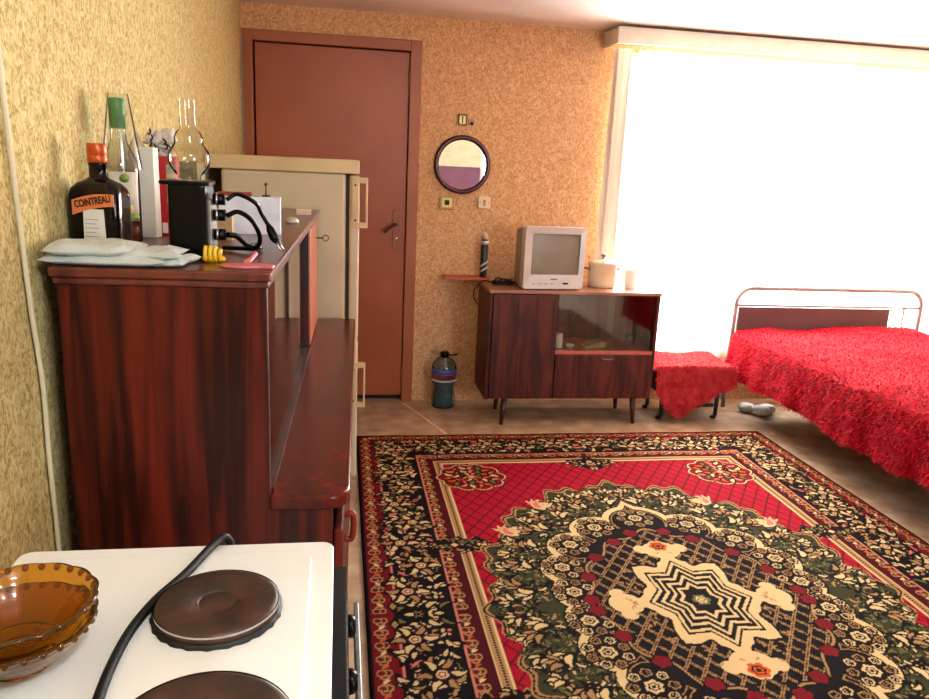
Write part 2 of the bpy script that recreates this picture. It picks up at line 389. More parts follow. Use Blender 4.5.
    R_ = 1+.035*np.cos(th*16)+.022*np.cos(th*44)
    put(rad < R_+.022, 'tan'); put(rad < R_+.012, 'black'); put(rad < R_+.002, 'tan'); put(rad < R_-.012, 'green')
    # leaf scrolls on the green ground
    for k in range(420):
        an = rr.uniform(0, math.pi/2); q = rr.uniform(.72, .985)
        cx, cy = .70*q*math.cos(an), .915*q*math.sin(an)
        leaf(cx, cy, rr.uniform(.010, .018), rr.uniform(.004, .006), rr.uniform(0, 6.28), rr.choice(['olive', 'tan', 'olive', 'cream']), rr.choice(['black', 'green']))
    for q, n, L, c in ((.83, 7, .036, 'cream'), (.93, 13, .026, 'cream'), (.88, 9, .030, 'tan')):
        for k in range(n):
            an = (k+.5+(.5 if q == .88 else 0))/n*math.pi/2; cx, cy = .70*q*math.cos(an), .915*q*math.sin(an)
            tw = rr.uniform(-.8, .8)
            for w3 in (-.75, 0, .75):
                leaf(cx+.02*math.cos(an+tw+w3*1.4), cy+.02*math.sin(an+tw+w3*1.4), L*.8, L*.30, an+tw+w3, c, 'black')
    for an in (.62, .98):                                   # pink tufts at the rim
        for w3 in (-.6, 0, .6): leaf(.70*.985*math.cos(an), .915*.985*math.sin(an), .034, .013, an+w3, 'pink', 'cream')
    # lobed cream ring
    lobes = [(0, .565, .135), (.185, .50, .11), (.315, .375, .105), (.385, .225, .10), (.385, .075, .098)]
    sd = (ell(.40, .575)-1)*.4
    for lx, ly, lr in lobes: sd = np.minimum(sd, np.hypot(uu-lx, vv-ly)-lr)
    pk = (np.abs(uu)/.10)**.8+np.abs(vv-.62)/.13-1; sd = np.minimum(sd, pk*.08)
    put(sd < .018, 'black'); put(sd < .011, 'cream'); put(sd < -.016, 'black'); put((sd < -.024) & (sd > -.028), 'tan')
    for lx, ly, lr in lobes:
        n_ = math.hypot(lx, ly); ox, oy = lx/n_, ly/n_
        cx, cy = lx+ox*.035, ly+oy*.035
        flower(cx, cy, .029, 6, 'cream', 'black', 'black', lx*9)
        for k in range(8):
            a_ = 2*math.pi*k/8+lx*5; flower(cx+.060*math.cos(a_), cy+.060*math.sin(a_), .0185, 5, 'cream' if k % 2 else 'tan', 'black', 'black')
    # black lattice diamond
    rl = (np.abs(uu/.365)**1.75+np.abs(vv/.47)**1.75)**(1/1.75); Rl = 1+.045*np.cos(th*12)
    put(rl < Rl+.035, 'tan'); put(rl < Rl+.012, 'black')
    g1 = np.abs(((uu/.064+vv/.088) % 1)-.5); g2 = np.abs(((uu/.064-vv/.088) % 1)-.5); gm = np.minimum(g1, g2)
    dots = (((uu+vv)/.008) % 1) < .55
    put((rl < Rl) & (gm < .095) & (gm > .03) & dots, 'tan')
    for cx, cy in ((.07, .475), (.16, .41), (.27, .30), (.34, .17), (.375, .03)): flower(cx, cy, .029, 5, 'dkred', 'guard', 'black')
    # cream surround with four arms, and the star
    th2 = np.arctan2(vv/.25, uu/.18); rs = np.hypot(uu/.18, vv/.25)
    def star(t, rv):
        t = np.abs(((t+math.pi/8) % (math.pi/4))-math.pi/8); x2, y2 = rv*math.cos(math.pi/8), rv*math.sin(math.pi/8)
        return y2/(np.sin(t)*(1-x2)+y2*np.cos(t))
    Rs = 1.0*star(th2, .72)+.02*np.cos(th2*20)
    sur = rs < Rs*1.30
    arm = (np.hypot(uu/1.15, (vv-.335)) < .062) | (np.hypot(uu-.265, vv) < .058) | (np.hypot(uu-.075, (vv-.345)) < .03) | (np.hypot(uu-.275, vv-.06) < .028)
    edge = (rs < Rs*1.37) | (np.hypot(uu/1.15, (vv-.335)) < .070) | (np.hypot(uu-.265, vv) < .066)
    put(edge, 'black'); put(sur | arm, 'cream')
    for k in range(70):
        cx, cy = rr.uniform(0, .29), rr.uniform(0, .37)
        if math.hypot(cx/.18, cy/.25) > 1.04 and math.hypot(cx/.24, cy/.33) < 1.08: leaf(cx, cy, .010, .0035, rr.uniform(0, 6.28), 'tan')
    flower(0, .365, .036, 6, 'orange', 'black', 'cream')
    Rt = 1/(np.maximum(np.abs(np.cos(th2)), np.abs(np.sin(th2)))*.72+.62*np.minimum(np.abs(np.cos(th2)), np.abs(np.sin(th2)))*(1.35-np.abs(np.cos(th2*4))*.5))*.78
    Rt = star(th2, .74)
    s = rs/Rt
    put(s < 1.04, 'black'); put((s < 1.0) & (((s*5.5) % 1) < .42), 'cream'); put(s < .30, 'black'); flower(0, 0, .032, 6, 'olive', 'cream', 'black')
    # mirror the quarter into the whole
    half = np.concatenate([img[::-1], img], 0); full = np.concatenate([half[:, ::-1], half], 1)
    NX, NY = full.shape[:2]
    # vertices sit at the centre of the colour cells, slightly wavy along the free edges
    ux = (np.arange(NX)+.5)*st-NX*st/2; vy = (np.arange(NY)+.5)*st-NY*st/2
    X, Y = np.meshgrid(ux, vy, indexing='ij')
    n = NX*NY
    z = .0105+.0012*np.sin(X*13+Y*7)*np.sin(Y*11)
    skirt = (np.minimum(U-np.abs(X), V-np.abs(Y)) < st)
    z[skirt] = .001
    co = np.stack([X, Y, z], -1).reshape(-1, 3).astype(np.float32)
    idx = np.arange(n).reshape(NX, NY)
    q = np.stack([idx[:-1, :-1], idx[1:, :-1], idx[1:, 1:], idx[:-1, 1:]], -1).reshape(-1, 4).astype(np.int32)
    me = bpy.data.meshes.new('rug'); me.vertices.add(n); me.vertices.foreach_set('co', co.ravel())
    me.loops.add(q.size); me.loops.foreach_set('vertex_index', q.ravel())
    me.polygons.add(len(q)); me.polygons.foreach_set('loop_start', (np.arange(len(q))*4).astype(np.int32)); me.polygons.foreach_set('use_smooth', np.ones(len(q), bool))
    me.update(calc_edges=True)
    ca = me.color_attributes.new('weave', 'FLOAT_COLOR', 'POINT')
    cc = np.ones((n, 4), np.float32); cc[:, :3] = full.reshape(-1, 3)*.72; ca.data.foreach_set('color', cc.ravel())
    M = bpy.data.materials.new('rug_pile'); M.use_nodes = True; N = M.node_tree.nodes; L = M.node_tree.links; b = N['Principled BSDF']
    at = N.new('ShaderNodeVertexColor'); at.layer_name = 'weave'
    b.inputs['Roughness'].default_value = .9; b.inputs['Specular IOR Level'].default_value = .04
    tc = N.new('ShaderNodeTexCoord'); nz = N.new('ShaderNodeTexNoise'); nz.inputs['Scale'].default_value = 350; L.new(tc.outputs['Object'], nz.inputs[0])
    bp = N.new('ShaderNodeBump'); bp.inputs['Strength'].default_value = .5; bp.inputs['Distance'].default_value = .003; L.new(nz.outputs[0], bp.inputs['Height']); L.new(bp.outputs[0], b.inputs['Normal'])
    L.new(at.outputs['Color'], b.inputs['Base Color']); me.materials.append(M)
    root = thing('patterned_rug', (1.209, 2.10, 0), 'large red, black and cream machine-woven rug with a floral medallion on the floor', 'rug')
    o = bpy.data.objects.new('pile', me); COL.objects.link(o); o.parent = root
    fr = MB()
    for sgn in (-1, 1):
        x = -1.105
        while x < 1.105:
            L_ = rr.uniform(.018, .034); dx = rr.uniform(-.008, .008)
            fr.add([(1.209+x, 2.1+sgn*1.600, .002), (1.209+x+.006, 2.1+sgn*1.600, .002), (1.209+x+dx+.004, 2.1+sgn*(1.600+L_), .002), (1.209+x+dx, 2.1+sgn*(1.600+L_), .002)], [(0, 1, 2, 3) if sgn > 0 else (3, 2, 1, 0)])
            x += .010
    fr.build('fringe', mat('fringe_cotton', (200, 160, 120), .9), root, kind='stuff')
make_rug()

# ------------------------------------------------------------------ tall cabinet on the left
cab = thing('display_cabinet', (-.121, 1.35, 0), 'tall dark mahogany sideboard with sliding glass doors along the left wall', 'cabinet', rz=-.0249)
L0, R0, RL, Y0, Y1, ZT, ZS = -.481, -.121, .012, 1.35, 3.0, 1.1985, .774
for k, (a, b) in enumerate(((Y0+.006, Y0+.026), (Y1-.026, Y1-.006))):
    MB().prism([(L0+.004, .0), (RL-.022, .0), (RL-.022, ZS-.03), (R0-.006, ZS-.03), (R0-.006, ZT-.03), (L0+.004, ZT-.03)], a, b, 'Y').build('side_panel', m_mahog, cab, bevel=.002)
tp = MB().box(L0-.004, R0+.004, Y0-.006, Y1, ZT-.017, ZT); tp.box(L0, R0-.001, Y0, Y1-.004, ZT-.030, ZT-.0175)
tp.build('top_board', m_mahog_top, cab, bevel=.004)
MB().box(L0+.002, L0+.01, Y0+.026, Y1-.026, .05, ZT-.03).build('back_panel', m_dark_red, cab)
ct = [(L0+.012, Y0+.027), (R0-.006, Y0+.027), (R0-.006, Y0-.004)]
for k in range(9):
    a = R(-90+90*k/8); ct.append((RL+.010-.045+.045*math.cos(a), Y0-.004+.045+.045*math.sin(a)))
ct += [(RL+.010, Y1-.002), (L0+.012, Y1-.03)]
ct = [p for p in ct]
ct[-1] = (R0-.006, Y1-.002); ct += [(R0-.006, Y1-.027), (L0+.012, Y1-.027)]
MB().prism(ct, ZS-.029, ZS).build('counter_board', m_counter, cab, bevel=.006, bseg=3)
m_cabglass = thin_glass('cabinet_glass', (.80, .86, .82), .42, .03)
for a, b, x in ((Y0+.028, Y0+.62, R0-.012), (Y0+.58, Y0+1.15, R0-.022)):
    MB().box(x-.004, x, a, b, ZS+.002, ZT-.032).build('glass_door', m_cabglass, cab)
MB().box(R0-.028, R0-.002, Y0+.028, Y0+1.15, ZS, ZS+.006).build('glass_track', m_dark_red, cab)
MB().box(L0+.012, R0-.008, Y0+1.152, Y0+1.17, ZS, ZT-.03).build('divider', m_dark_red, cab)
wd = MB().box(R0-.022, R0-.004, Y0+1.175, Y1-.028, ZS+.004, ZT-.034).build('hinged_door', m_orange_wood, cab, bevel=.002, label='orange-brown hinged wooden door')
ky = MB().cyl((R0-.004, Y1-.09, 1.10), .003, .022, 8, 'X')
ky.tube([(R0+.018+.011+.011*math.cos(a), Y1-.09, 1.10+.011*math.sin(a)) for a in np.linspace(0, 2*math.pi, 17)[:-1]], .002, 6, True)
ky.build('key', mat('old_brass', (96, 74, 40), .35, .9), wd)
MB().box(L0+.012, RL-.024, Y0+.027, Y1-.027, .05, .068).build('bottom_board', m_dark_red, cab)
MB().box(L0+.03, RL-.05, Y0+.03, Y1-.03, 0, .05).build('plinth', m_dark_red, cab)
nd = 3; yy = Y0+.004
for k in range(nd):
    a = yy+(Y1-Y0-.008)*k/nd+.003; b = yy+(Y1-Y0-.008)*(k+1)/nd-.003
    d = MB().box(RL-.020, RL-.002, a, b, .055, .70).build('lower_door', m_mahog, cab, bevel=.004)
    if k == 0: MB().tube(spline([(RL-.003, a+.13, .612), (RL+.014, a+.13, .612), (RL+.016, a+.13, .665), (RL-.003, a+.13, .665)], 5), .007, 8).build('door_pull', mat('red_brown_pull', (120, 34, 22), .3), d)

# ------------------------------------------------------------------ refrigerator
m_fr = mat('aged_cream_enamel', (206, 192, 160), .42, rgb2=(190, 174, 140), scale=3, coat=.1)
m_frlid = mat('cream_lid', (212, 190, 146), .4, rgb2=(196, 170, 126), scale=5)
fr = thing('refrigerator', (-.2, 3.33, 0), 'old cream refrigerator with two side handles standing behind the mahogany sideboard', 'refrigerator')
MB().box(-.45, .022, 3.065, 3.62, .03, 1.336).build('body', m_fr, fr, bevel=.012, bseg=3)
MB().box(-.506, .074, 3.06, 3.64, 1.337, 1.389).build('top_lid', m_frlid, fr, bevel=.004)
MB().box(.022, .036, 3.085, 3.60, .04, 1.33).build('door_seal', mat('grey_seal', (66, 54, 44), .8), fr)
for z0, z1 in ((.06, .66), (.675, 1.332)):
    MB().box(.036, .076, 3.065, 3.62, z0, z1).build('door', m_fr, fr, bevel=.01, bseg=3)
for z0, z1 in ((1.128, 1.325), (.378, .572)):
    h = MB().box(.046, .072, 3.058, 3.0645, z0, z1).box(.072, .102, 3.058, 3.075, z1-.022, z1).box(.072, .102, 3.058, 3.075, z0, z0+.022).box(.1, .108, 3.058, 3.075, z0, z1)
    ho = h.build('door_handle', mat('yellowed_plastic', (214, 186, 140), .4), fr, bevel=.002)
    for z in (z0+.03, z1-.03): MB().cyl((.059, 3.053, z), .004, .005, 10, 'Y').build('screw', m_blackmatt, ho)
for x in (-.4, 0.0):
    for y in (3.12, 3.57): MB().cyl((x, y, 0), .016, .031, 12).build('foot', m_blackmatt, fr)

# ------------------------------------------------------------------ stove
ZST = .85; SX0, SX1, SY0, SY1 = -.434, -.006, .50, 1.034
stv = thing('electric_stove', (-.217, .76, 0), 'white enamel electric stove with brown iron hotplates at the bottom left of the room', 'stove')
MB().box(SX0+.008, SX1-.012, SY0+.008, SY1-.008, .06, ZST-.036).build('body', m_enamel, stv, bevel=.004)
def plate_hollow():
    t = MB(); t.prism(rrect(SX0, SX1, SY0, SY1, .018), ZST-.035, ZST-.004)
    t.prism(rrect(SX0+.035, SX1-.03, SY0+.035, SY1-.03, .03), ZST-.0045, ZST)
    return t
plate_hollow().build('cooktop', m_enamel, stv, bevel=.004, bseg=3)
m_hot = mat('iron_hotplate', (86, 58, 46), .42, .35, rgb2=(52, 40, 36), scale=14, lo=.35, hi=.65, dist=.8, bump=.12, bscale=90)
m_char = mat('charred_ring', (20, 22, 22), .6)
for hx, hy, r in ((-.145, .857, .0735), (-.128, .636, .088), (-.325, .62, .07)):
    hp = MB().lathe((hx, hy, ZST), [(r*.30, .0145), (r*.32, .0165), (r*.9, .017), (r*.97, .0155), (r, .012), (r, .004), (r-.004, .0)], 64, cap=False)
    hp.lathe((hx, hy, ZST), [(0, .0145), (r*.3, .0145)], 48, cap=False)
    ho = hp.build('hotplate', m_hot, stv)
    MB().lathe((hx, hy, ZST), [(r+.0035, 0), (r+.0035, .005), (r-.003, .006)], 64, cap=False, wob=lambda rr_, h, a, i: rr_+.0012*math.sin(a*23)*(math.sin(a) < 0)).build('burnt_rim', m_char, ho)
    MB().lathe((hx, hy, ZST+.0125), [(r+.0006, 0), (r+.0006, .0025)], 64, cap=False).build('steel_rim', m_chrome, ho)
# front with oven door, facing the room
m_oven = mat('oven_glass', (12, 20, 24), .15, spec=.35)
MB().box(SX1-.012, SX1+.020, SY0+.01, SY1-.01, .70, ZST-.04).build('control_panel', m_oven, stv, bevel=.003)
od = MB().box(SX1-.012, SX1+.022, SY0+.01, SY1-.012, .16, .69).build('oven_door', m_oven, stv, bevel=.006)
rl = MB().box(SX1+.030, SX1+.038, SY0+.005, SY1-.008, .705, .748)
for y in (SY0+.03, SY1-.04): rl.box(SX1+.019, SX1+.031, y-.008, y+.008, .712, .738)
rl.build('front_rail', mat('steel_handle', (150, 160, 162), .3, .85), stv, bevel=.002)
for k in range(4):
    kb = MB().lathe((SX1+.020, SY0+.08+k*.115, .775), [(.016, 0), (.014, .007), (.011, .011)], 20, 'X').build('knob', m_black, stv)
    MB().rbox((SX1+.032, SY0+.08+k*.115, .775), (.004, .005, .024)).build('pointer', m_chrome, kb)
dr = MB().box(SX1-.012, SX1+.01, SY0+.01, SY1-.012, .07, .15).build('lower_drawer', m_enamel, stv, bevel=.004)
for x in (SX0+.03, SX1-.04):
    for y in (SY0+.04, SY1-.04): MB().cyl((x, y, 0), .016, .061, 12).build('foot', m_blackmatt, stv)

# amber glass bowls
m_amber = bpy.data.materials.new('amber_glass'); m_amber.use_nodes = True
nt_ = m_amber.node_tree; b_ = nt_.nodes['Principled BSDF']
b_.inputs['Base Color'].default_value = (.58, .25, .02, 1); b_.inputs['Roughness'].default_value = .05; b_.inputs['Transmission Weight'].default_value = .92; b_.inputs['IOR'].default_value = 1.35
def bowl(c, r, h, base, label, off=0):
    seg = 96; n = 14
    def scal(rr_, hh, a, i):
        t = hh/h
        return rr_*(1+.030*t*abs(math.cos(a*7))+.006*math.cos(a*42)*(.15 < t < .85)+.008*t*math.sin(hh*500))
    outer = [(base*.6, 0), (base, .002), (base+.004, .006)]
    for k in range(n+1):
        t = k/n; outer.append((base+(r-base)*t**.75, .006+(h-.006)*t))
    outer = outer+[(r+.003, h+.003), (r-.002, h+.004)]
    inner = [(rr_-.005, max(hh, .008)) for rr_, hh in outer[3:-2]][::-1]
    prof = outer+inner+[(0.0, .008)]
    t = MB().lathe(c, [(0, 0)]+prof, seg, cap=False, wob=scal)
    # raised beads around the rim
    for k in range(28):
        a = 2*math.pi*k/28; t.lathe((c[0]+(r+.001)*math.cos(a), c[1]+(r+.001)*math.sin(a), c[2]+h-.006), [(0, .001), (.003, .003), (.004, .006), (.003, .009), (0, .011)], 8, cap=False)
    return t.build('glass_bowl', m_amber, label=label, category='bowl', group='amber glass bowls on the stove')
bowl((-.338, .775, ZST+.0005), .074, .050, .032, 'lower of two stacked amber glass bowls, touching the white stove top')
bowl((-.338, .775, ZST+.0215), .076, .052, .032, 'upper scalloped amber glass bowl nested inside the other bowl')
# thick black cable over the stove
pts = [(-.150, 1.05, .70), (-.152, 1.05, .81), (-.160, 1.042, .853), (-.174, 1.015, ZST+.007), (-.198, .94, ZST+.0065), (-.222, .88, ZST+.0065), (-.236, .82, ZST+.0065), (-.240, .76, ZST+.0065), (-.238, .70, ZST+.0065), (-.230, .62, ZST+.0065), (-.232, .53, ZST+.007)]
MB().tube(spline(pts, 8), .0058, 12).build('power_cable', m_blackmatt, label='thick black cable lying across the white stove top beside the hotplates', category='cable')
# brown stick at the far-left corner of the stove
MB().tube([(-.485, .86, .845), (-.455, .98, .872)], .006, 8).build('wooden_stick', mat('dark_stick', (70, 34, 20), .6), label='short dark brown stick poking up between the stove and the left wall', category='stick')

# white wall cable
cb = [(-.508, 1.325, 2.14), (-.508, 1.325, 1.75), (-.508, 1.325, 1.52), (-.508, 1.335, 1.36), (-.508, 1.366, 1.139), (-.508, 1.386, .991), (-.508, 1.385, .85), (-.508, 1.391, .645), (-.508, 1.38, .4), (-.508, 1.39, .02)]
cb = [(x, y-.03 if y > 1.36 else y-.02, z) for x, y, z in cb]
cb = [(x, min(y, 1.335+0*z), z) if z < 1.2 and z > 1.1 else (x, y, z) for x, y, z in cb]
MB().tube(spline(cb, 8), .0045, 8).build('wall_cable', mat('white_cable', (212, 204, 172), .5), label='thin white cable running down the left wall beside the sideboard', category='cable')

# ------------------------------------------------------------------ things on the tall cabinet
Z = ZT+.0002
# folded cloth
m_cloth = mat('pale_cloth', (206, 214, 212), .85, rgb2=(186, 196, 196), scale=6, bump=.3, bscale=300)
def cloth_layer(x0, x1, y0, y1, z0, th, seed, fold=.0):
    g = np.random.default_rng(seed); nx, ny = 40, 22; vs = []
    ph = g.uniform(0, 6, 6)
    for side in (0, 1):
        for i in range(nx+1):
            for j in range(ny+1):
                s, t = i/nx, j/ny
                ex = .007*math.sin(t*4+ph[0])+.002*math.sin(t*11+ph[1]); ey = .004*math.sin(s*5+ph[2])+.002*math.sin(s*13+ph[3])
                x = x0+(x1-x0)*s+ex*(1-2*s); y = y0+(y1-y0)*t+ey*(1-2*t)
                bul = (1-(2*s-1)**8)*(1-(2*t-1)**6)
                wr = .0018*math.sin(s*9+t*6+ph[4])+.0012*math.sin(s*19-t*11+ph[5])
                z = z0+(th*.5+(th*.5+wr)*bul if side else th*.5*(1-bul))
                vs.append((x, y, z))
    n1 = (nx+1)*(ny+1); fs = []
    for i in range(nx):
        for j in range(ny):
            a = i*(ny+1)+j; b = a+ny+1
            fs.append((n1+a, n1+b, n1+b+1, n1+a+1)); fs.append((a, a+1, b+1, b))
    for i in range(nx):
        a = i*(ny+1); b = a+ny+1; fs.append((a, b, n1+b, n1+a)); a += ny; b += ny; fs.append((b, a, n1+a, n1+b))
    for j in range(ny):
        fs.append((j+1, j, n1+j, n1+j+1)); a = nx*(ny+1)+j; fs.append((a, a+1, n1+a+1, n1+a))
    return vs, fs
mb = MB()
for args in ((-.500, -.30, 1.352, 1.50, Z, .021, 1), (-.498, -.355, 1.348, 1.48, Z+.017, .021, 2), (-.33, -.262, 1.36, 1.47, Z, .016, 3), (-.385, -.275, 1.362, 1.475, Z+.013, .015, 4)):
    mb.add(*cloth_layer(*args), True)
mb.build('folded_cloth', m_cloth, label='pale grey folded cloth lying at the near left corner of the sideboard top', category='cloth')

# square dark liqueur bottle
m_dkglass = mat('dark_brown_glass', (14, 4, 3), .1, spec=.35)
m_orcap = mat('orange_cap', (196, 84, 32), .3, .35); m_labw = mat('label_white', (226, 222, 212), .5); m_laborange = mat('label_orange', (222, 120, 66), .5)
bx, by = -.4565, 1.572
B = thing('liqueur_bottle', (bx, by, Z), 'square dark brown liqueur bottle with orange cap and white COINTREAU label', 'bottle', rz=R(-8))
prof = [(.047, 0), (.0505, .004), (.0505, .108), (.0485, .121), (.041, .131), (.028, .137), (.0185, .142), (.0175, .164), (.019, .165), (.019, .169)]
def sq(rr_, h, a, i):                                     # square shoulders that turn round at the neck
    p = 7 if h < .115 else (4.5 if h < .125 else (3 if h < .134 else 2)); ca, sa = abs(math.cos(a)), abs(math.sin(a))
    return rr_/((ca**p+sa**p)**(1/p))
MB().lathe((bx, by, Z), prof, 64, wob=sq, sx=.94, sy=.72).build('glass_body', m_dkglass, B)
MB().lathe((bx, by, Z+.169), [(.0165, 0), (.018, .002), (.018, .012), (.0172, .013), (.018, .014), (.018, .034), (.0165, .036)], 32).build('cap', m_orcap, B)
yf = by-.0505*.72-.0012
lab = MB().prism([(bx-.018, Z+.012), (bx+.024, Z+.010), (bx+.022, Z+.084), (bx-.016, Z+.084)], yf, yf+.0015, 'Y').build('paper_label', m_labw, B)
ban = []
for k in range(13): t = k/12; ban.append((bx-.036+.078*t, Z+.072+.018*t+.004*math.sin(t*3.1)))
for k in range(12, -1, -1): t = k/12; ban.append((bx-.036+.078*t, Z+.100+.012*t+.005*math.sin(t*3.1)))
MB().prism(ban, yf-.0008, yf+.0005, 'Y').build('banner', m_laborange, B)
text_part('COINTREAU', .0185, (bx+.003, yf-.0016, Z+.098), (R(90), R(-11), 0), mat('ink_black', (24, 16, 14), .6), B, bold=.0005, sx=.66)
for k in range(6): MB().box(bx-.014, bx+.012-.006*(k % 2), yf-.0006, yf, Z+.064-k*.008, Z+.0652-k*.008).build('small_print', mat('grey_ink', (150, 140, 130), .6), lab)
MB().box(bx-.021, bx+.019, yf-.0006, yf+.001, Z+.004, Z+.010).build('red_stripe', mat('label_red', (170, 30, 40), .5), B)

# tall clear bottle
vx, vy = -.462, 1.745
B = thing('spirit_bottle', (vx, vy, Z), 'tall clear bottle with green cap and fruit label behind the dark liqueur bottle', 'bottle')
m_clear = thin_glass('bottle_glass', (.93, .96, .93), .06)
MB().lathe((vx, vy, Z), [(.0, 0), (.034, 0), (.0375, .004), (.0375, .150), (.036, .168), (.030, .184), (.021, .200), (.016, .214), (.0145, .232), (.0145, .245)], 40, cap=False).build('glass_body', m_clear, B)
MB().lathe((vx, vy, Z+.003), [(.0, 0), (.0350, .0), (.0350, .044), (0, .044)], 36, cap=False).build('liquor', mat('amber_liquor', (110, 32, 16), .1, alpha=.92), B)
MB().lathe((vx, vy, Z+.238), [(.0162, 0), (.0162, .058), (.0145, .061)], 28).build('cap', mat('green_cap', (58, 132, 66), .4), B)
def wrap(name, M, cx, cy, r, a0, a1, z0, z1, parent, n=12, shape=None, **kw):
    t = MB(); vs = []; fs = []
    if shape is None:
        for k in range(n+1):
            a = a0+(a1-a0)*k/n; vs += [(cx+r*math.cos(a), cy+r*math.sin(a), z0), (cx+r*math.cos(a), cy+r*math.sin(a), z1)]
        fs = [(2*k, 2*k+2, 2*k+3, 2*k+1) for k in range(n)]
    else:
        ac, zc, ra, rz_ = (a0+a1)/2, (z0+z1)/2, (a1-a0)/2, (z1-z0)/2
        vs = [(cx+r*math.cos(ac), cy+r*math.sin(ac), zc)]
        for k in range(20):
            q = 2*math.pi*k/20; a = ac+ra*math.cos(q); vs.append((cx+r*math.cos(a), cy+r*math.sin(a), zc+rz_*math.sin(q)))
        fs = [(0, k+1, (k+1) % 20+1) for k in range(20)]
    t.add(vs, fs, True); return t.build(name, M, parent, solid=.0006, **kw)
lb = wrap('paper_label', m_labw, vx, vy, .0382, R(-112), R(-18), Z+.048, Z+.150, B)
wrap('fruit_print', mat('print_green', (126, 164, 66), .5), vx, vy, .0390, R(-80), R(-50), Z+.128, Z+.146, lb, shape=1)
wrap('fruit_print', mat('print_peach', (216, 120, 72), .5), vx, vy, .0390, R(-84), R(-50), Z+.092, Z+.114, lb, shape=1)
wrap('fruit_print', mat('print_yellow', (222, 206, 96), .5), vx, vy, .0390, R(-74), R(-42), Z+.062, Z+.086, lb, shape=1)
wrap('leaf_print', mat('print_green', (126, 164, 66), .5), vx, vy, .0389, R(-110), R(-20), Z+.049, Z+.062, lb)
# clear plastic cone slipped over the neck of the bottle
MB().lathe((vx+.004, vy, Z+.155), [(.041, 0), (.020, .152), (.0195, .153), (.0185, .153)], 36, cap=False).build('plastic_sleeve', thin_glass('plastic_film', (.95, .97, .95), .1, .15), B)

# tall white carton, red carton
mb = MB().rbox((-.432, 1.862, Z+.101), (.036, .030, .202), rz=R(-10)); mb.build('white_carton', m_paper, bevel=.001, label='narrow tall white carton beside the clear green-capped bottle', category='box')
rx_, ry_ = -.408, 1.925
B = thing('red_carton', (rx_, ry_, Z), 'red printed carton partly hidden behind the white carton and black charger', 'box')
MB().rbox((rx_, ry_, Z+.092), (.055, .045, .184)).build('carton_box', mat('carton_red', (184, 30, 30), .45), B, bevel=.001)
MB().box(rx_+.006, rx_+.0265, ry_-.024, ry_-.0226, Z+.06, Z+.165).build('picture_panel', mat('carton_picture', (198, 178, 150), .5, rgb2=(110, 130, 96), scale=40), B)
MB().box(rx_-.008, rx_+.004, ry_-.024, ry_-.0226, Z+.006, Z+.030).build('barcode', m_paper, B)
# greenish box behind, carrying the ornament
gx, gy = -.415, 2.035
MB().box(gx-.096, gx+.07, gy-.06, gy+.05, Z, Z+.172).build('olive_box', mat('olive_card', (122, 116, 82), .6, rgb2=(96, 92, 64), scale=12), bevel=.002, label='olive-green box at the wall end of the sideboard top, under the lace ornament', category='box')
og = thing('lace_ornament', (gx, gy, Z+.1725), 'white and black lace flower ornament standing behind the bottles', 'ornament')
mb = MB(); g = np.random.default_rng(3)
for k in range(44):
    a = g.uniform(0, 2*math.pi); e_ = g.uniform(.1, 1.5); rr_ = g.uniform(.012, .046); c = Vector((gx-.022+rr_*math.cos(a)*.85, gy+rr_*math.sin(a)*.5, Z+.174+.035+rr_*math.sin(e_)*.9*(1 if k % 3 else -1)*.8))
    pet = []
    M3 = Matrix.Rotation(a, 3, 'Z') @ Matrix.Rotation(e_, 3, 'Y')
    for q in range(10): th_ = 2*math.pi*q/10; pet.append(c+M3 @ Vector((.018*math.cos(th_), .014*math.sin(th_), .004*math.cos(2*th_))))
    mb.add([c+M3 @ Vector((0, 0, -.003))]+pet, [(0, q+1, (q+1) % 10+1) for q in range(10)], True)
mb.lathe((gx-.022, gy, Z+.1725), [(.018, 0), (.01, .012), (.012, .04)], 14)
mb.build('petals', mat('lace_white', (226, 216, 206), .8), og, solid=.0012)
mb = MB()
for k in range(10):
    a = g.uniform(0, 6.28); zz = Z+.185+g.uniform(0, .05)
    mb.tube(spline([(gx-.022+.024*math.cos(a), gy-.032, zz), (gx-.022+.024*math.cos(a)+.006, gy-.037, zz+.006), (gx-.022+.02*math.cos(a), gy-.034, zz+.014)], 4), .002, 6)
mb.build('black_trim', m_blackmatt, og)
MB().lathe((-.487, 2.0, Z+.1725), [(.019, 0), (.023, .012), (.018, .034), (.008, .048), (.004, .058), (.0, .070)], 20).build('cone_figurine', mat('beige_ceramic', (204, 182, 146), .5), label='small beige pointed figurine beside the lace ornament', category='figurine')

# black charger block with chimney glass on top
qx, qy = -.280, 1.53
B = thing('charger_block', (qx, qy, Z), 'upright black plastic charger block with plugs in its right side, under the lamp chimney', 'charger')
ZB = .141; CHG = B
MB().rbox((qx, qy, Z+ZB/2), (.070, .075, ZB), rz=R(-4)).build('casing', m_black, B, bevel=.008, bseg=3)
MB().prism(rrect(qx-.052, qx+.040, qy-.040, qy+.045, .012), Z+ZB-.004, Z+ZB+.004).build('cover_plate', m_black, B, bevel=.003)
MB().rbox((qx+.0375, qy-.005, Z+.062), (.008, .05, .10), rz=R(-4)).build('socket_strip', mat('grey_socket', (120, 122, 120), .3, .5), B, bevel=.002)
for k, z in enumerate((.045, .082, .112)):
    p = MB().cyl((qx+.041, qy-.006, Z+z), .011, .022, 16, 'X').build('plug', m_black, B)
    MB().cyl((qx+.046, qy-.006, Z+z), .0122, .004, 16, 'X').build('plug_ring', m_chrome, p)
cx, cy = qx-.002, qy+.004
B2 = thing('lamp_chimney', (cx, cy, Z+ZB+.0045), 'clear glass oil-lamp chimney with round bulb standing on the black block', 'lamp glass')
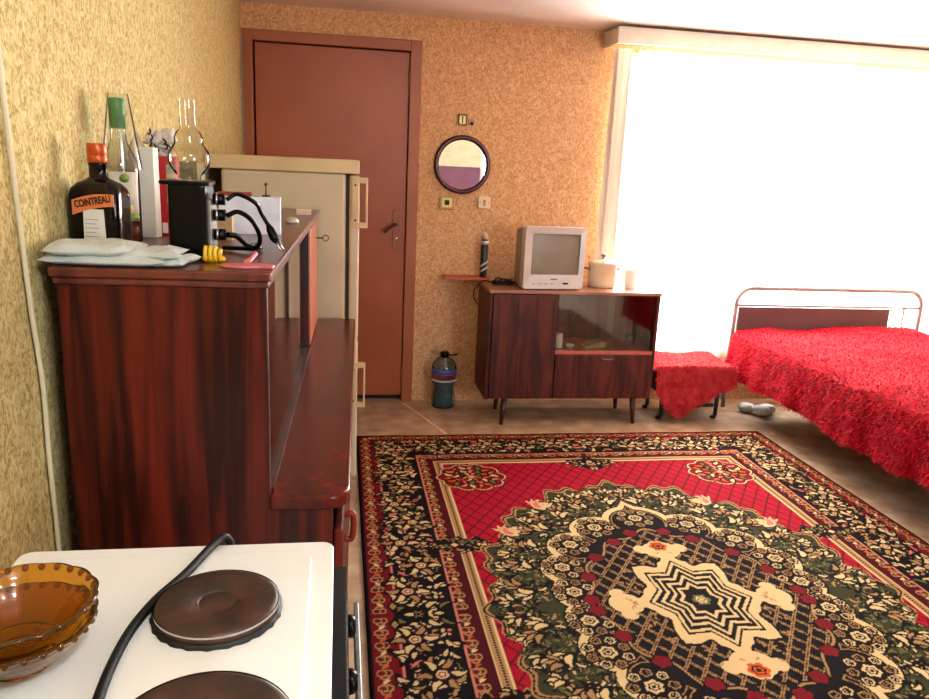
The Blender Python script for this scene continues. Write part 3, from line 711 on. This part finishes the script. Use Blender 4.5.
MB().lathe((cx, cy, Z+ZB+.0045), [(.020, 0), (.020, .008), (.028, .013), (.0365, .026), (.039, .040), (.036, .053), (.028, .064), (.0255, .070), (.0262, .078), (.022, .088), (.0155, .093), (.0145, .099), (.0145, .146)], 48, cap=False).build('glass_shell', thin_glass('chimney_glass', (.90, .88, .80), .10), B2)
# cords of the charger block
B = CHG
cd = MB().tube(spline([(qx+.066, qy-.006, Z+.112), (-.195, 1.535, Z+.122), (-.165, 1.56, Z+.105), (-.158, 1.60, Z+.082), (-.144, 1.60, Z+.058)], 10), .0042, 10).build('cord', m_black, B)
MB().tube([(-.146, 1.60, Z+.062), (-.140, 1.597, Z+.050), (-.132, 1.592, Z+.034), (-.128, 1.589, Z+.028)], [.004, .0085, .0095, .007], 12).build('plug', m_black, cd)
MB().tube([(-.131, 1.588, Z+.028), (-.119, 1.581, Z+.010)], .0018, 8).tube([(-.125, 1.594, Z+.028), (-.113, 1.587, Z+.010)], .0018, 8).build('plug_pins', m_chrome, cd)
MB().tube(spline([(qx+.066, qy-.006, Z+.082), (-.195, 1.54, Z+.088), (-.172, 1.56, Z+.070), (-.160, 1.585, Z+.035), (-.17, 1.60, Z+.012), (-.20, 1.62, Z+.008), (-.24, 1.64, Z+.006)], 10), .0048, 10).build('cord', m_black, B)
MB().tube(spline([(qx+.066, qy-.006, Z+.045), (-.200, 1.545, Z+.040), (-.185, 1.575, Z+.022), (-.165, 1.64, Z+.009), (-.18, 1.70, Z+.006)], 10), .0055, 10).build('cord', m_black, B)
# white box and the things on and about it
wx, wy = -.225, 2.01
MB().rbox((wx, wy, Z+.047), (.150, .055, .094), rz=R(3)).build('white_box', mat('marbled_white', (224, 226, 232), .4, rgb2=(196, 198, 212), scale=14), bevel=.002, label='white rectangular box standing on edge in the middle of the sideboard top', category='box')
MB().rbox((-.262, 2.012, Z+.0985), (.085, .03, .009), rz=R(3)).build('red_comb', mat('dark_red_plastic', (148, 40, 26), .4), bevel=.003, label='flat dark red item lying on the white box', category='comb')
mb = MB().cyl((-.186, 2.012, Z+.0942), .010, .004, 16); mb.cyl((-.186, 2.012, Z+.098), .0018, .022, 8)
mb.lathe((-.186, 2.012, Z+.120), [(0, 0), (.004, .002), (.004, .007), (0, .009)], 10, cap=False)
mb.build('small_pin', mat('dark_pin', (60, 44, 36), .4, .5), label='tiny upright pin standing on the white box', category='pin')
MB().rbox((-.272, 1.84, Z+.03), (.052, .035, .06)).build('kraft_box', mat('kraft_card', (170, 138, 96), .7), bevel=.001, label='small brown cardboard box in front of the white box', category='box')
# yellow four-fingered clip
B = thing('hair_clip', (-.232, 1.462, Z), 'yellow plastic claw clip at the foot of the charger block', 'hair clip')
m_yel = mat('yellow_plastic', (232, 188, 30), .35)
MB().lathe((-.232, 1.466, Z), [(.019, 0), (.022, .004), (.020, .009), (.012, .011)], 20, sy=.6).build('clip_base', m_yel, B)
for k in range(4):
    x = -.245+k*.0088; MB().tube(spline([(x, 1.452, Z+.004), (x, 1.449, Z+.018), (x+.0005, 1.455, Z+.030-(k == 3)*.006)], 5), .0036, 10).build('claw', m_yel, B)
# pink holder: flat plate with a stalk
B = thing('pink_holder', (-.165, 1.43, Z), 'flat pink plastic T-shaped piece lying near the front edge of the sideboard top', 'plastic holder')
m_pink = mat('pink_plastic', (196, 104, 108), .45)
MB().prism([(-.212, 1.405), (-.205, 1.388), (-.17, 1.378), (-.14, 1.386), (-.118, 1.380), (-.116, 1.412), (-.135, 1.425), (-.18, 1.428), (-.2, 1.42)], Z, Z+.005).build('plate', m_pink, B, bevel=.002)
MB().tube([(-.168, 1.42, Z+.0055), (-.166, 1.47, Z+.006), (-.166, 1.545, Z+.007)], [.0055, .0055, .006], 8).build('stalk', m_pink, B)
# small items at the far end
mb = MB().lathe((-.142, 2.36, Z), [(.017, 0), (.020, .006), (.016, .014), (.006, .018), (0, .0185)], 24, sy=1.5); mb.build('computer_mouse', mat('pale_grey_plastic', (190, 184, 172), .35), label='small rounded grey object at the far end of the sideboard top', category='mouse')
MB().rbox((-.125, 2.72, Z+.009), (.05, .03, .018)).build('matchbox', mat('pinkish_card', (222, 196, 180), .6), bevel=.001, label='tiny pinkish matchbox near the refrigerator end of the sideboard top', category='matchbox')

# ------------------------------------------------------------------ television cabinet
TX0, TX1, TY0, TY1, TZ0, TZ1 = .785, 1.742, 3.865, 4.19, .150, .757
tvc = thing('television_cabinet', (1.28, 4.03, 0), 'low brown cabinet on short tapered legs under the television', 'cabinet')
mb = MB().box(TX0, TX0+.018, TY0, TY1, TZ0, TZ1-.018).box(TX1-.018, TX1, TY0, TY1, TZ0, TZ1-.018).box(TX0+.018, TX1-.018, TY0+.01, TY1, TZ0, TZ0+.018)
GX = 1.165; GZ = .425
mb.box(TX0+.018, TX1-.018, TY1-.008, TY1, TZ0+.018, TZ1-.018).box(GX-.018, GX, TY0+.004, TY1-.008, TZ0+.018, TZ1-.018)
mb.build('carcass', m_walnut, tvc, bevel=.002)
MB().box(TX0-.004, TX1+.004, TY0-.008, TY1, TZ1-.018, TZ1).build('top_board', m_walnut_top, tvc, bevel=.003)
MB().box(GX, TX1-.018, TY0+.0, TY1-.008, GZ-.018, GZ).build('shelf', mat('shelf_red', (186, 96, 76), .4), tvc)
d = MB().box(TX0+.020, GX-.004, TY0-.006, TY0+.010, TZ0+.004, TZ1-.022).build('door', m_walnut, tvc, bevel=.002)
MB().cyl((GX-.025, TY0-.018, .46), .005, .012, 10, 'Y').build('knob', mat('old_brass', (96, 74, 40), .35, .9), d)
d = MB().box(GX+.002, TX1-.020, TY0-.006, TY0+.010, TZ0+.004, GZ-.020).build('drawer', m_walnut, tvc, bevel=.002)
MB().tube(spline([(1.425, TY0-.006, .395), (1.428, TY0-.02, .388), (1.46, TY0-.024, .385), (1.492, TY0-.02, .388), (1.495, TY0-.006, .395)], 5), .0035, 8).build('drawer_pull', m_iron, d)
m_tvglass = thin_glass('cabinet_pane', (.9, .9, .86), .10, .05)
for a, b, y in ((GX+.003, 1.485, TY0+.012), (1.455, TX1-.020, TY0+.022)):
    MB().box(a, b, y, y+.004, GZ+.002, TZ1-.020).build('sliding_glass', m_tvglass, tvc)
for x, y in ((.90, 3.885), (1.645, 3.885), (.92, 4.14), (1.64, 4.14)):
    sx_ = -.012 if x < 1.2 else .012
    MB().lathe((0, 0, 0), [(.011, 0), (.018, .15)], 14, wob=None).v
    t = MB(); t.tube([(x+sx_, y-.008 if y < 4 else y+.008, .0), (x, y, .15)], [.011, .018], 14); t.build('leg', m_dark_red, tvc)
# things inside it
B = thing('salt_bottle', (1.205, 3.95, GZ), 'small white bottle behind the glass of the low cabinet', 'bottle')
MB().lathe((1.205, 3.95, GZ+.0005), [(.021, 0), (.022, .003), (.022, .075), (.016, .084)], 24).build('bottle_body', m_white, B)
MB().lathe((1.205, 3.95, GZ+.0845), [(.013, 0), (.013, .035), (.016, .037), (.016, .052)], 20).build('bottle_neck', thin_glass('small_glass', (.8, .8, .76), .15), B)
MB().lathe((1.275, 3.96, GZ+.0005), [(.014, 0), (.022, .006), (.024, .016), (.021, .017), (.012, .006), (0, .005)], 20, cap=False).build('small_dish', m_white, label='tiny white dish beside the white bottle in the low cabinet', category='dish')
mb = MB()
for k in range(3): mb.rbox((1.42+.008*k, 3.98, GZ+.006+k*.010), (.12-.01*k, .08, .009), rz=.2*k)
mb.build('paper_bundle', mat('old_paper', (190, 170, 130), .8), label='flat bundle of papers inside the low cabinet', category='papers')
MB().lathe((1.645, 4.0, GZ+.0005), [(.018, 0), (.026, .03), (.030, .062), (.028, .062), (.016, .004), (0, .004)], 24, cap=False).build('drinking_glass', thin_glass('cup_glass', (.8, .86, .84), .15), label='greenish glass cup at the right end inside the low cabinet', category='glass')

# television
tx0, tx1, tyf, tz0 = .958, 1.300, 3.882, TZ1+.0005
tv = thing('television', ((tx0+tx1)/2, tyf, tz0), 'small silver box television standing on the low brown cabinet', 'television', rz=R(5))
m_silver = mat('silver_plastic', (206, 198, 190), .35, .15)
H = .335; cxm = (tx0+tx1)/2; sx0, sx1, sz0, sz1 = tx0+.042, tx1-.030, tz0+.082, tz0+.298
def ring(poly_out, poly_in, y0, y1):
    t = MB(); n = len(poly_out)
    vs = [(a, y0, b) for a, b in poly_out]+[(a, y0+.004, b) for a, b in poly_in]+[(a, y1, b) for a, b in poly_out]+[(a, y1, b) for a, b in poly_in]
    fs = []
    for i in range(n):
        j = (i+1) % n; fs += [(i, j, n+j, n+i), (j, i, 2*n+i, 2*n+j), (n+i, n+j, 3*n+j, 3*n+i), (2*n+i, 3*n+i, 3*n+j, 2*n+j)]
    t.add(vs, fs); return t
fo = rrect(tx0, tx1, tz0+.006, tz0+H, .014); fi = rrect(sx0, sx1, sz0, sz1, .006)
ring(fo, fi, tyf, tyf+.06).build('front_frame', m_silver, tv, bevel=.0025)
# curved screen
nx, nz = 24, 18; vs = []
for j in range(nz+1):
    for i in range(nx+1):
        s, t = 2*i/nx-1, 2*j/nz-1; vs.append(((sx0+sx1)/2+(sx1-sx0)/2*1.01*s, tyf+.012+.010*(s*s+t*t)*.6, (sz0+sz1)/2+(sz1-sz0)/2*1.01*t))
t = MB(); t.add(vs, [(j*(nx+1)+i, j*(nx+1)+i+1, (j+1)*(nx+1)+i+1, (j+1)*(nx+1)+i) for j in range(nz) for i in range(nx)], True)
t.build('screen', mat('crt_glass', (136, 124, 106), .38), tv)
t = MB(); secs = [(tyf+.06, .0, .0, .0), (tyf+.10, .002, .002, .004), (tyf+.20, .012, .02, .02), (tyf+.285, .055, .03, .075)]; vs = []
for (y, ins, bz, tz) in secs:
    for a, b in rrect(tx0+.003+ins, tx1-.003-ins, tz0+.008+bz*0+.0, tz0+H-.004-tz, .014): vs.append((a, y, b))
n = 28; fs = [(i*n+k, i*n+(k+1) % n, (i+1)*n+(k+1) % n, (i+1)*n+k) for i in range(3) for k in range(n)]+[tuple(3*n+k for k in range(n))]
t.add(vs, fs); t.build('rear_shell', mat('grey_shell', (150, 140, 128), .5), tv)
MB().box(tx0+.03, tx1-.03, tyf+.02, tyf+.26, tz0, tz0+.009).build('stand_foot', m_blackmatt, tv)
MB().box(cxm+.055, cxm+.085, tyf-.0015, tyf+.001, tz0+.032, tz0+.041).build('power_button', m_black, tv)
for k in range(4): MB().box(cxm-.12+k*.035, cxm-.103+k*.035, tyf-.001, tyf+.001, tz0+.033, tz0+.037).build('button', mat('grey_button', (140, 132, 124), .4), tv)
MB().box(cxm-.018, cxm+.022, tyf-.001, tyf+.001, tz0+.056, tz0+.0625).build('badge', mat('badge_grey', (110, 100, 96), .4, .6), tv)

# enamel pot
px_, py_ = 1.455, 4.04
B = thing('cooking_pot', (px_, py_, TZ1), 'cream enamel cooking pot with lid on the low cabinet right of the television', 'pot')
MB().lathe((px_, py_, TZ1+.0008), [(.066, 0), (.074, .006), (.078, .03), (.080, .125), (.084, .129), (.080, .131)], 40).build('pot_body', mat('cream_enamel', (222, 204, 176), .3, rgb2=(214, 192, 160), scale=4), B)
lid = MB().lathe((px_, py_, TZ1+.1315), [(.084, 0), (.084, .004), (.068, .014), (.040, .024), (.014, .028), (0, .029)], 40, cap=False).build('lid', mat('lid_enamel', (200, 178, 150), .3), B)
MB().lathe((px_, py_, TZ1+.159), [(.008, 0), (.006, .008), (.016, .016), (.017, .022), (0, .026)], 20, cap=False).build('lid_knob', mat('brown_knob', (120, 92, 76), .35), lid)
for s in (-1, 1): MB().tube(spline([(px_+s*.079, py_-.02, TZ1+.10), (px_+s*.10, py_-.015, TZ1+.104), (px_+s*.10, py_+.015, TZ1+.104), (px_+s*.079, py_+.02, TZ1+.10)], 5), .005, 8).build('pot_handle', mat('brown_knob', (120, 92, 76), .35), B)
MB().lathe((1.62, 4.03, TZ1+.0008), [(.03, 0), (.034, .05), (.036, .10), (.034, .10), (.030, .004), (0, .004)], 30, cap=False).build('white_mug', m_white, label='pale cup at the right end of the low cabinet beside the pot', category='mug')

# small wall shelf, can, cables
MB().box(.585, .845, 4.19, D-.001, .755, .768).build('wall_shelf', mat('orange_shelf', (186, 88, 52), .4), bevel=.002, label='small orange-brown wall shelf left of the low cabinet', category='shelf')
B = thing('aerosol_can', (.815, 4.245, .7685), 'tall slim black and white aerosol can on the small wall shelf', 'can')
MB().lathe((.815, 4.245, .7685), [(.021, 0), (.022, .004), (.022, .205), (.017, .215)], 28).build('can_body', mat('can_black', (30, 20, 24), .3), B)
MB().lathe((.815, 4.245, .984), [(.016, 0), (.016, .022), (.010, .030), (.009, .036)], 24).build('can_cap', mat('can_cap', (200, 170, 140), .4), B)
wrap('silver_stripe', mat('silver_foil', (206, 196, 190), .3, .4), .815, 4.245, .0226, R(-175), R(-5), .955, .975, B)
t = MB()
for k in range(2):
    vs = []; 
    for i in range(9):
        a = R(-165+150*i/8); z = .79+.035*(i/8)+k*.03; vs += [(.815+.0227*math.cos(a), 4.245+.0227*math.sin(a), z), (.815+.0227*math.cos(a), 4.245+.0227*math.sin(a), z+.014)]
    t.add(vs, [(2*i, 2*i+2, 2*i+3, 2*i+1) for i in range(8)], True)
t.build('swoosh_print', mat('silver_foil', (206, 196, 190), .3, .4), B, solid=.0005)
g = np.random.default_rng(11); pts = []
for k in range(26):
    a = k*1.25; pts.append((.885+.055*math.cos(a)+g.uniform(-.01, .01), 4.02+.04*math.sin(a)+g.uniform(-.012, .012), TZ1+.008+.0012*k*(.5+.5*math.sin(k*2.1))+.002))
pts = [(.95, 4.10, TZ1+.005)]+pts
MB().tube(spline(pts, 5), .0038, 7).build('cable_coil', m_blackmatt, label='tangled black cable coil left of the television', category='cable')
MB().tube(spline([(.84, 4.06, TZ1+.007), (.79, 4.09, TZ1+.012), (.765, 4.12, TZ1-.02), (.745, 4.14, .70), (.755, 4.15, .65), (.782, 4.16, .62)], 8), .0035, 8).build('hanging_cable', m_blackmatt, label='black cable loop hanging over the left side of the low cabinet', category='cable')

# ------------------------------------------------------------------ mirror, sockets, gadget on the back wall
mx_, mz_ = .675, 1.388
B = thing('wall_mirror', (mx_, D-.002, mz_), 'round wall mirror with a dark maroon rim beside the door', 'mirror')
MB().lathe((mx_, D-.001, mz_), [(.134, -.012), (.137, -.020), (.150, -.026), (.160, -.018), (.162, -.001), (.134, -.001), (.134, -.012)], 64, 'Y', cap=False).build('rim', mat('maroon_plastic', (74, 20, 26), .25), B)
t = MB(); vs = [(mx_, D-.0095, mz_)]+[(mx_+.136*math.cos(2*math.pi*k/64), D-.0095, mz_+.136*math.sin(2*math.pi*k/64)) for k in range(64)]
t.add(vs, [(0, k+1, (k+1) % 64+1) for k in range(64)]); t.build('mirror_glass', mat('mirror_silver', (250, 250, 250), .01, 1), B)
B = thing('wall_socket', (.596, D, 1.177), 'brass-coloured square wall socket below the mirror on the left', 'socket')
MB().prism(rrect(.556, .636, 1.139, 1.215, .006), D-.010, D, 'Y').build('socket_plate', mat('brass_plate', (150, 118, 54), .35, .5), B, bevel=.003)
MB().prism(rrect(.568, .624, 1.151, 1.203, .004), D-.013, D-.010, 'Y').build('inner_frame', mat('brass_inner', (196, 166, 96), .35, .3), B, bevel=.001)
MB().prism(rrect(.582, .610, 1.163, 1.191, .004), D-.016, D-.013, 'Y').build('switch_button', m_black, B, bevel=.001)
B = thing('light_switch', (.812, D, 1.185), 'small cream light switch below the mirror on the right', 'switch')
MB().prism(rrect(.776, .848, 1.150, 1.218, .008), D-.010, D, 'Y').build('switch_plate', mat('cream_plastic', (226, 196, 154), .4), B, bevel=.003)
MB().prism(rrect(.804, .820, 1.168, 1.200, .003), D-.015, D-.010, 'Y').build('rocker', mat('tan_rocker', (168, 128, 92), .4), B, bevel=.001)
for x in (.787, .837): MB().cyl((x, D-.0115, 1.184), .003, .0016, 8, 'Y').build('screw', m_iron, B)
B = thing('wall_thermometer', (.664, D, 1.629), 'small dark-framed wall gauge above the mirror', 'gauge')
MB().prism(rrect(.640, .690, 1.600, 1.660, .003), D-.012, D, 'Y').build('frame', mat('dark_bronze', (74, 36, 24), .3, .7), B, bevel=.001)
MB().prism(rrect(.648, .682, 1.608, 1.652, .002), D-.0135, D-.012, 'Y').build('face', mat('brass_inner', (196, 166, 96), .35, .3), B)
MB().box(.662, .668, D-.0148, D-.0135, 1.612, 1.648).build('scale_bar', m_blackmatt, B)
B = thing('wall_hook', (.715, D, 1.616), 'tiny dark hook fitting beside the gauge above the mirror', 'hook')
MB().prism(rrect(.700, .734, 1.600, 1.634, .008), D-.008, D, 'Y').build('hook_base', mat('tan_rocker', (168, 128, 92), .4), B, bevel=.001)
MB().lathe((.719, D-.016, 1.613), [(0, 0), (.008, .002), (.009, .008)], 14, 'Y', cap=False).build('hook_knob', m_blackmatt, B)

# water bottle on the floor
wx_, wy_ = .605, 4.205
B = thing('water_bottle', (wx_, wy_, 0), 'large blue-tinted plastic water bottle with black carry handle on the floor by the door', 'bottle')
m_pet = thin_glass('blue_pet', (.66, .82, .88), .10, .08)
prof = [(.0, .001), (.060, .001), (.069, .010), (.070, .05), (.064, .085), (.058, .115), (.062, .14), (.071, .16), (.0715, .245), (.064, .268), (.045, .288), (.026, .302), (.022, .315)]
MB().lathe((wx_, wy_, 0), prof, 40, cap=False, wob=lambda r, h, a, i: r*(1+(.035*math.cos(a*7) if h < .13 else 0))).build('bottle_shell', m_pet, B)
MB().lathe((wx_, wy_, 0), [(.0, .004), (.056, .004), (.060, .02), (.056, .085), (.052, .115), (.058, .15), (.064, .17), (.064, .20), (0, .20)], 32, cap=False).build('water', mat('dark_water', (66, 96, 100), .06, alpha=.85), B)
lb = wrap('paper_label', mat('label_redblue', (120, 52, 64), .5), wx_, wy_, .0735, R(-175), R(-5), .165, .236, B, n=24)
wrap('blue_band', mat('label_blue', (56, 88, 170), .4), wx_, wy_, .0745, R(-170), R(-8), .212, .236, lb, n=20)
wrap('white_band', mat('label_pale', (176, 190, 180), .4), wx_, wy_, .0745, R(-170), R(-8), .165, .176, lb, n=20)
text_part('DEV', .026, (wx_+.018, wy_-.076, .196), (R(90), 0, R(10)), m_blackmatt, lb)
MB().lathe((wx_, wy_, .300), [(.027, 0), (.027, .026), (.020, .034)], 24).build('cap', m_black, B)
MB().tube(spline([(wx_+.02, wy_-.005, .312), (wx_+.05, wy_-.02, .318), (wx_+.072, wy_-.03, .326)], 6), .005, 8).build('carry_handle', m_black, B)
# streak of light on the floor, put in as a thin pale strip
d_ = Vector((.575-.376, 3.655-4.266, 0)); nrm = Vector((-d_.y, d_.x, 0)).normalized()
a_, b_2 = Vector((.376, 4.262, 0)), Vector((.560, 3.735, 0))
MB().prism([tuple((a_-nrm*.004).xy), tuple((b_2-nrm*.011).xy), tuple((b_2+nrm*.011).xy), tuple((a_+nrm*.004).xy)][::-1], .0, .004).build('light_streak', mat('pale_streak', (222, 176, 150), .3), label='thin pale strip standing for a light streak slanting across the floor before the door', category='strip')

# ------------------------------------------------------------------ bed with shaggy cover
m_shag = mat('red_shag', (200, 10, 34), .85, spec=.15, rgb2=(140, 0, 18), scale=26, lo=.3, hi=.7)
m_shag2 = mat('rose_shag', (206, 60, 62), .85, spec=.15, rgb2=(170, 34, 40), scale=26, lo=.3, hi=.7)
def smooth_noise(seed, sc):
    g = np.random.default_rng(seed); tab = g.uniform(-1, 1, (64, 64))
    def fn(a, b):
        a = np.asarray(a)*sc; b = np.asarray(b)*sc; i = np.floor(a).astype(int); j = np.floor(b).astype(int); s = a-i; t = b-j
        s = s*s*(3-2*s); t = t*t*(3-2*t); T = lambda p, q: tab[p % 64, q % 64]
        return (T(i, j)*(1-s)+T(i+1, j)*s)*(1-t)+(T(i, j+1)*(1-s)+T(i+1, j+1)*s)*t
    return fn
def shaggy(name, surf, na, nb, nt, L, W, M, parent=None, seed=1, solid=.012, **kw):
    """surf(a,b) -> (n,3) points on [0,1]^2; blades grow on it, combed downwards"""
    A, B_ = np.meshgrid(np.linspace(0, 1, na), np.linspace(0, 1, nb), indexing='ij')
    P = surf(A.ravel(), B_.ravel()); idx = np.arange(na*nb).reshape(na, nb)
    q = np.stack([idx[:-1, :-1], idx[1:, :-1], idx[1:, 1:], idx[:-1, 1:]], -1).reshape(-1, 4)
    g = np.random.default_rng(seed); a = g.uniform(.002, .998, nt); b = g.uniform(.002, .998, nt); e = 1e-3
    p = surf(a, b); da = surf(a+e, b)-surf(a-e, b); db = surf(a, b+e)-surf(a, b-e); n = np.cross(da, db); n /= np.linalg.norm(n, axis=1)[:, None]+1e-12
    cen = P.mean(0)
    if ((n*(p-cen)).sum(1) < 0).mean() > .5: n = -n
    lean = np.stack([g.normal(0, .5, nt), g.normal(0, .5, nt), -.55+g.normal(0, .25, nt)], -1)
    d = n*g.uniform(.25, .8, nt)[:, None]+lean; d -= n*np.minimum(0, (d*n).sum(1)-.12)[:, None]; d /= np.linalg.norm(d, axis=1)[:, None]
    side = np.cross(d, n); side /= np.linalg.norm(side, axis=1)[:, None]+1e-9
    ll = L*g.uniform(.55, 1.15, nt)[:, None]
    v0 = p-side*W*.5; v1 = p+side*W*.5; v2 = p+d*ll*.6+side*W*.35+n*.002; v3 = p+d*ll*.6-side*W*.35+n*.002; v4 = p+d*ll+np.array([0, 0, -.3*L])
    bl = np.stack([v0, v1, v2, v3, v4], 1).reshape(-1, 3); o = len(P)+np.arange(nt)*5
    f1 = np.stack([o, o+1, o+2, o+3], -1); f2 = np.stack([o+3, o+2, o+4], -1)
    V_ = np.concatenate([P, bl]); 
    if parent: V_ = V_-np.array(parent_loc(parent))
    me = bpy.data.meshes.new(name); me.from_pydata(V_.tolist(), [], q.tolist()+f1.tolist()+f2.tolist())
    me.polygons.foreach_set('use_smooth', np.ones(len(me.polygons), bool)); me.materials.append(M)
    ob = bpy.data.objects.new(name, me); COL.objects.link(ob)
    if parent: ob.parent = parent
    for k, v in kw.items(): ob[k] = v
    return ob
BX0, BX1, BY0, BY1, BZ = 2.345, 3.58, 1.9, 4.12, .50
nzA, nzB = smooth_noise(21, 3.2), smooth_noise(22, 9)
def bed_surf(a, b):
    side = .27; top = BX1-BX0; tot = side*2+top; s = np.asarray(a)*tot; y = BY0+(BY1-BY0)*np.asarray(b)
    r = .07
    x = np.empty_like(s); z = np.empty_like(s)
    d = s-side                                           # distance along the top from the left crease
    hem = .012*np.sin(y*5)+.006*np.sin(y*17+1)
    # left side hangs, slightly flared
    left = d < 0
    t = np.clip(-d/side, 0, 1)
    x = np.where(left, BX0-.018*np.sin(t*1.57)-.012*t, BX0+d); z = np.where(left, BZ-(side+hem)*t, BZ)
    rt_ = d > top; t2 = np.clip((d-top)/side, 0, 1)
    x = np.where(rt_, BX1+.04*t2, x); z = np.where(rt_, BZ-side*t2, z)
    # rounded crease
    ed = np.abs(d); z = z-np.where(ed < .10, .028*(1-ed/.10)**2, 0); ed2 = np.abs(d-top); z = z-np.where(ed2 < .10, .028*(1-ed2/.10)**2, 0)
    wv = nzA(x, y)*.016+nzB(x, y)*.006
    z = z+np.where(left | rt_, 0, wv+.012)
    x = x-np.where(left, (.009*np.sin(y*19+2*np.sin(y*5))+.006*np.sin(y*37))*t, 0)
    return np.stack([x, y, z], -1)
shaggy('bedspread', bed_surf, 90, 120, 110000, .022, .005, m_shag, seed=5, label='shaggy bright red bedspread covering the bed', category='bedspread')
bed = thing('metal_bed', (2.95, 3.0, 0), 'metal-framed bed with a curved tube headboard against the window wall', 'bed')
m_tube = mat('grey_tube', (150, 146, 142), .35, .3)
MB().box(BX0+.02, BX1-.02, 1.92, 4.10, .28, .478).build('mattress', mat('mattress_cloth', (150, 120, 110), .9), bed, bevel=.03, bseg=3)
MB().box(BX0+.03, BX1-.03, 1.92, 4.12, .24, .279).build('bed_base', mat('bed_base_dark', (54, 46, 44), .8), bed)
HX0, HX1, HZ, HY = 2.36, 3.615, .748, 4.165
arch = [(HX0, HY, 0), (HX0, HY, HZ-.10)]+[(HX0+.10-.10*math.cos(a), HY, HZ-.10+.10*math.sin(a)) for a in np.linspace(.2, 1.57, 7)]+[(HX1-.10+.10*math.cos(a), HY, HZ-.10+.10*math.sin(a)) for a in np.linspace(1.57, .2, 7)]+[(HX1, HY, HZ-.10), (HX1, HY, 0)]
hb = MB().tube(arch, .014, 12).build('headboard_tube', m_tube, bed)
MB().tube([(HX0+.012, HY, HZ-.105), (HX1-.012, HY, HZ-.105)], .008, 8).build('cross_bar', m_tube, bed)
MB().box(HX0+.02, 3.40, HY-.006, HY+.006, .40, HZ-.115).build('headboard_panel', mat('dark_panel', (92, 66, 66), .5), bed)
MB().tube([(3.50, HY, .2), (3.50, HY, HZ-.112)], .007, 8).build('vertical_bar', mat('tan_bar', (176, 140, 104), .5), bed)
for x in (BX0+.08, BX1-.08): MB().tube([(x, 1.95, 0), (x, 1.95, .245)], .014, 10).build('leg', m_tube, bed)
for x in (HX0+.03, BX1-.05): MB().box(x-.02, x+.02, 1.93, 4.15, .21, .241).build('side_rail', m_tube, bed)

# stool with rose-coloured cover
st_ = thing('low_stool', (2.07, 4.03, 0), 'low dark stool between the brown cabinet and the bed', 'stool')
SXa, SXb, SYa, SYb, SZ = 1.80, 2.232, 3.90, 4.19, .315
MB().box(SXa+.01, SXb-.01, SYa+.01, SYb, .16, SZ).build('seat', mat('stool_seat', (54, 44, 46), .7), st_, bevel=.02)
for x in (SXa+.05, SXb-.04):
    for y in (SYa+.04, SYb-.05):
        l = MB().tube([(x, y, .022), (x, y, .17)], .012, 10).build('leg', mat('dark_leg', (40, 36, 38), .5), st_)
        MB().lathe((x-.012, y, .0), [(.0, 0), (.012, .004), (.016, .012), (.012, .020), (0, .024)], 14, cap=False, sx=1.2).build('foot', m_blackmatt, l)
MB().box(SXa+.05, SXb-.05, SYa+.05, SYa+.07, .07, .09).build('stretcher', mat('dark_leg', (40, 36, 38), .5), st_)
def stool_surf(a, b):
    a = np.asarray(a); b = np.asarray(b)
    x = SXa-.022+(SXb-SXa+.044)*a
    low = np.interp(a, [0, .12, .30, .55, .8, 1], [.20, .10, .045, .12, .19, .23])
    top_len = SYb-SYa+.02; drop = SZ+.028-low; s = b*(top_len+drop)
    on = s < top_len
    y = np.where(on, SYb-s, SYa-.02-.02*np.clip((s-top_len)/.2, 0, 1)-.008*np.sin(a*22)*np.clip((s-top_len)/.1, 0, 1)); z = np.where(on, SZ+.022+.006*np.sin(a*9)*np.cos(s*14), SZ+.022-(s-top_len))
    edge = np.minimum(a, 1-a); z = z-np.where(on, .03*np.clip(1-edge/.08, 0, 1)**2, 0)
    return np.stack([x, y, z], -1)
shaggy('stool_cover', stool_surf, 40, 50, 26000, .020, .0045, m_shag2, seed=9, label='faded rose-red shaggy throw draped over the low stool', category='throw')
# crumpled bag under the bed
mb = MB(); g = np.random.default_rng(8)
for cxx, cyy, r in ((2.46, 4.06, .05), (2.52, 3.99, .055), (2.58, 4.03, .05)):
    ns = g.uniform(.75, 1.2, (9, 15)); prof = [(0, 0)]+[(r*math.sin(math.pi*k/8), r*.55*(1-math.cos(math.pi*k/8))) for k in range(1, 8)]+[(0, r*1.1)]
    mb.lathe((cxx, cyy, .003), prof, 15, cap=False, wob=lambda rr_, h, a, i, ns=ns: rr_*ns[i, int(a/(2*math.pi)*15) % 15])
mb.build('plastic_bag', mat('bag_white', (214, 212, 208), .45), label='crumpled white plastic bag on the floor beside the stool under the bed', category='bag')
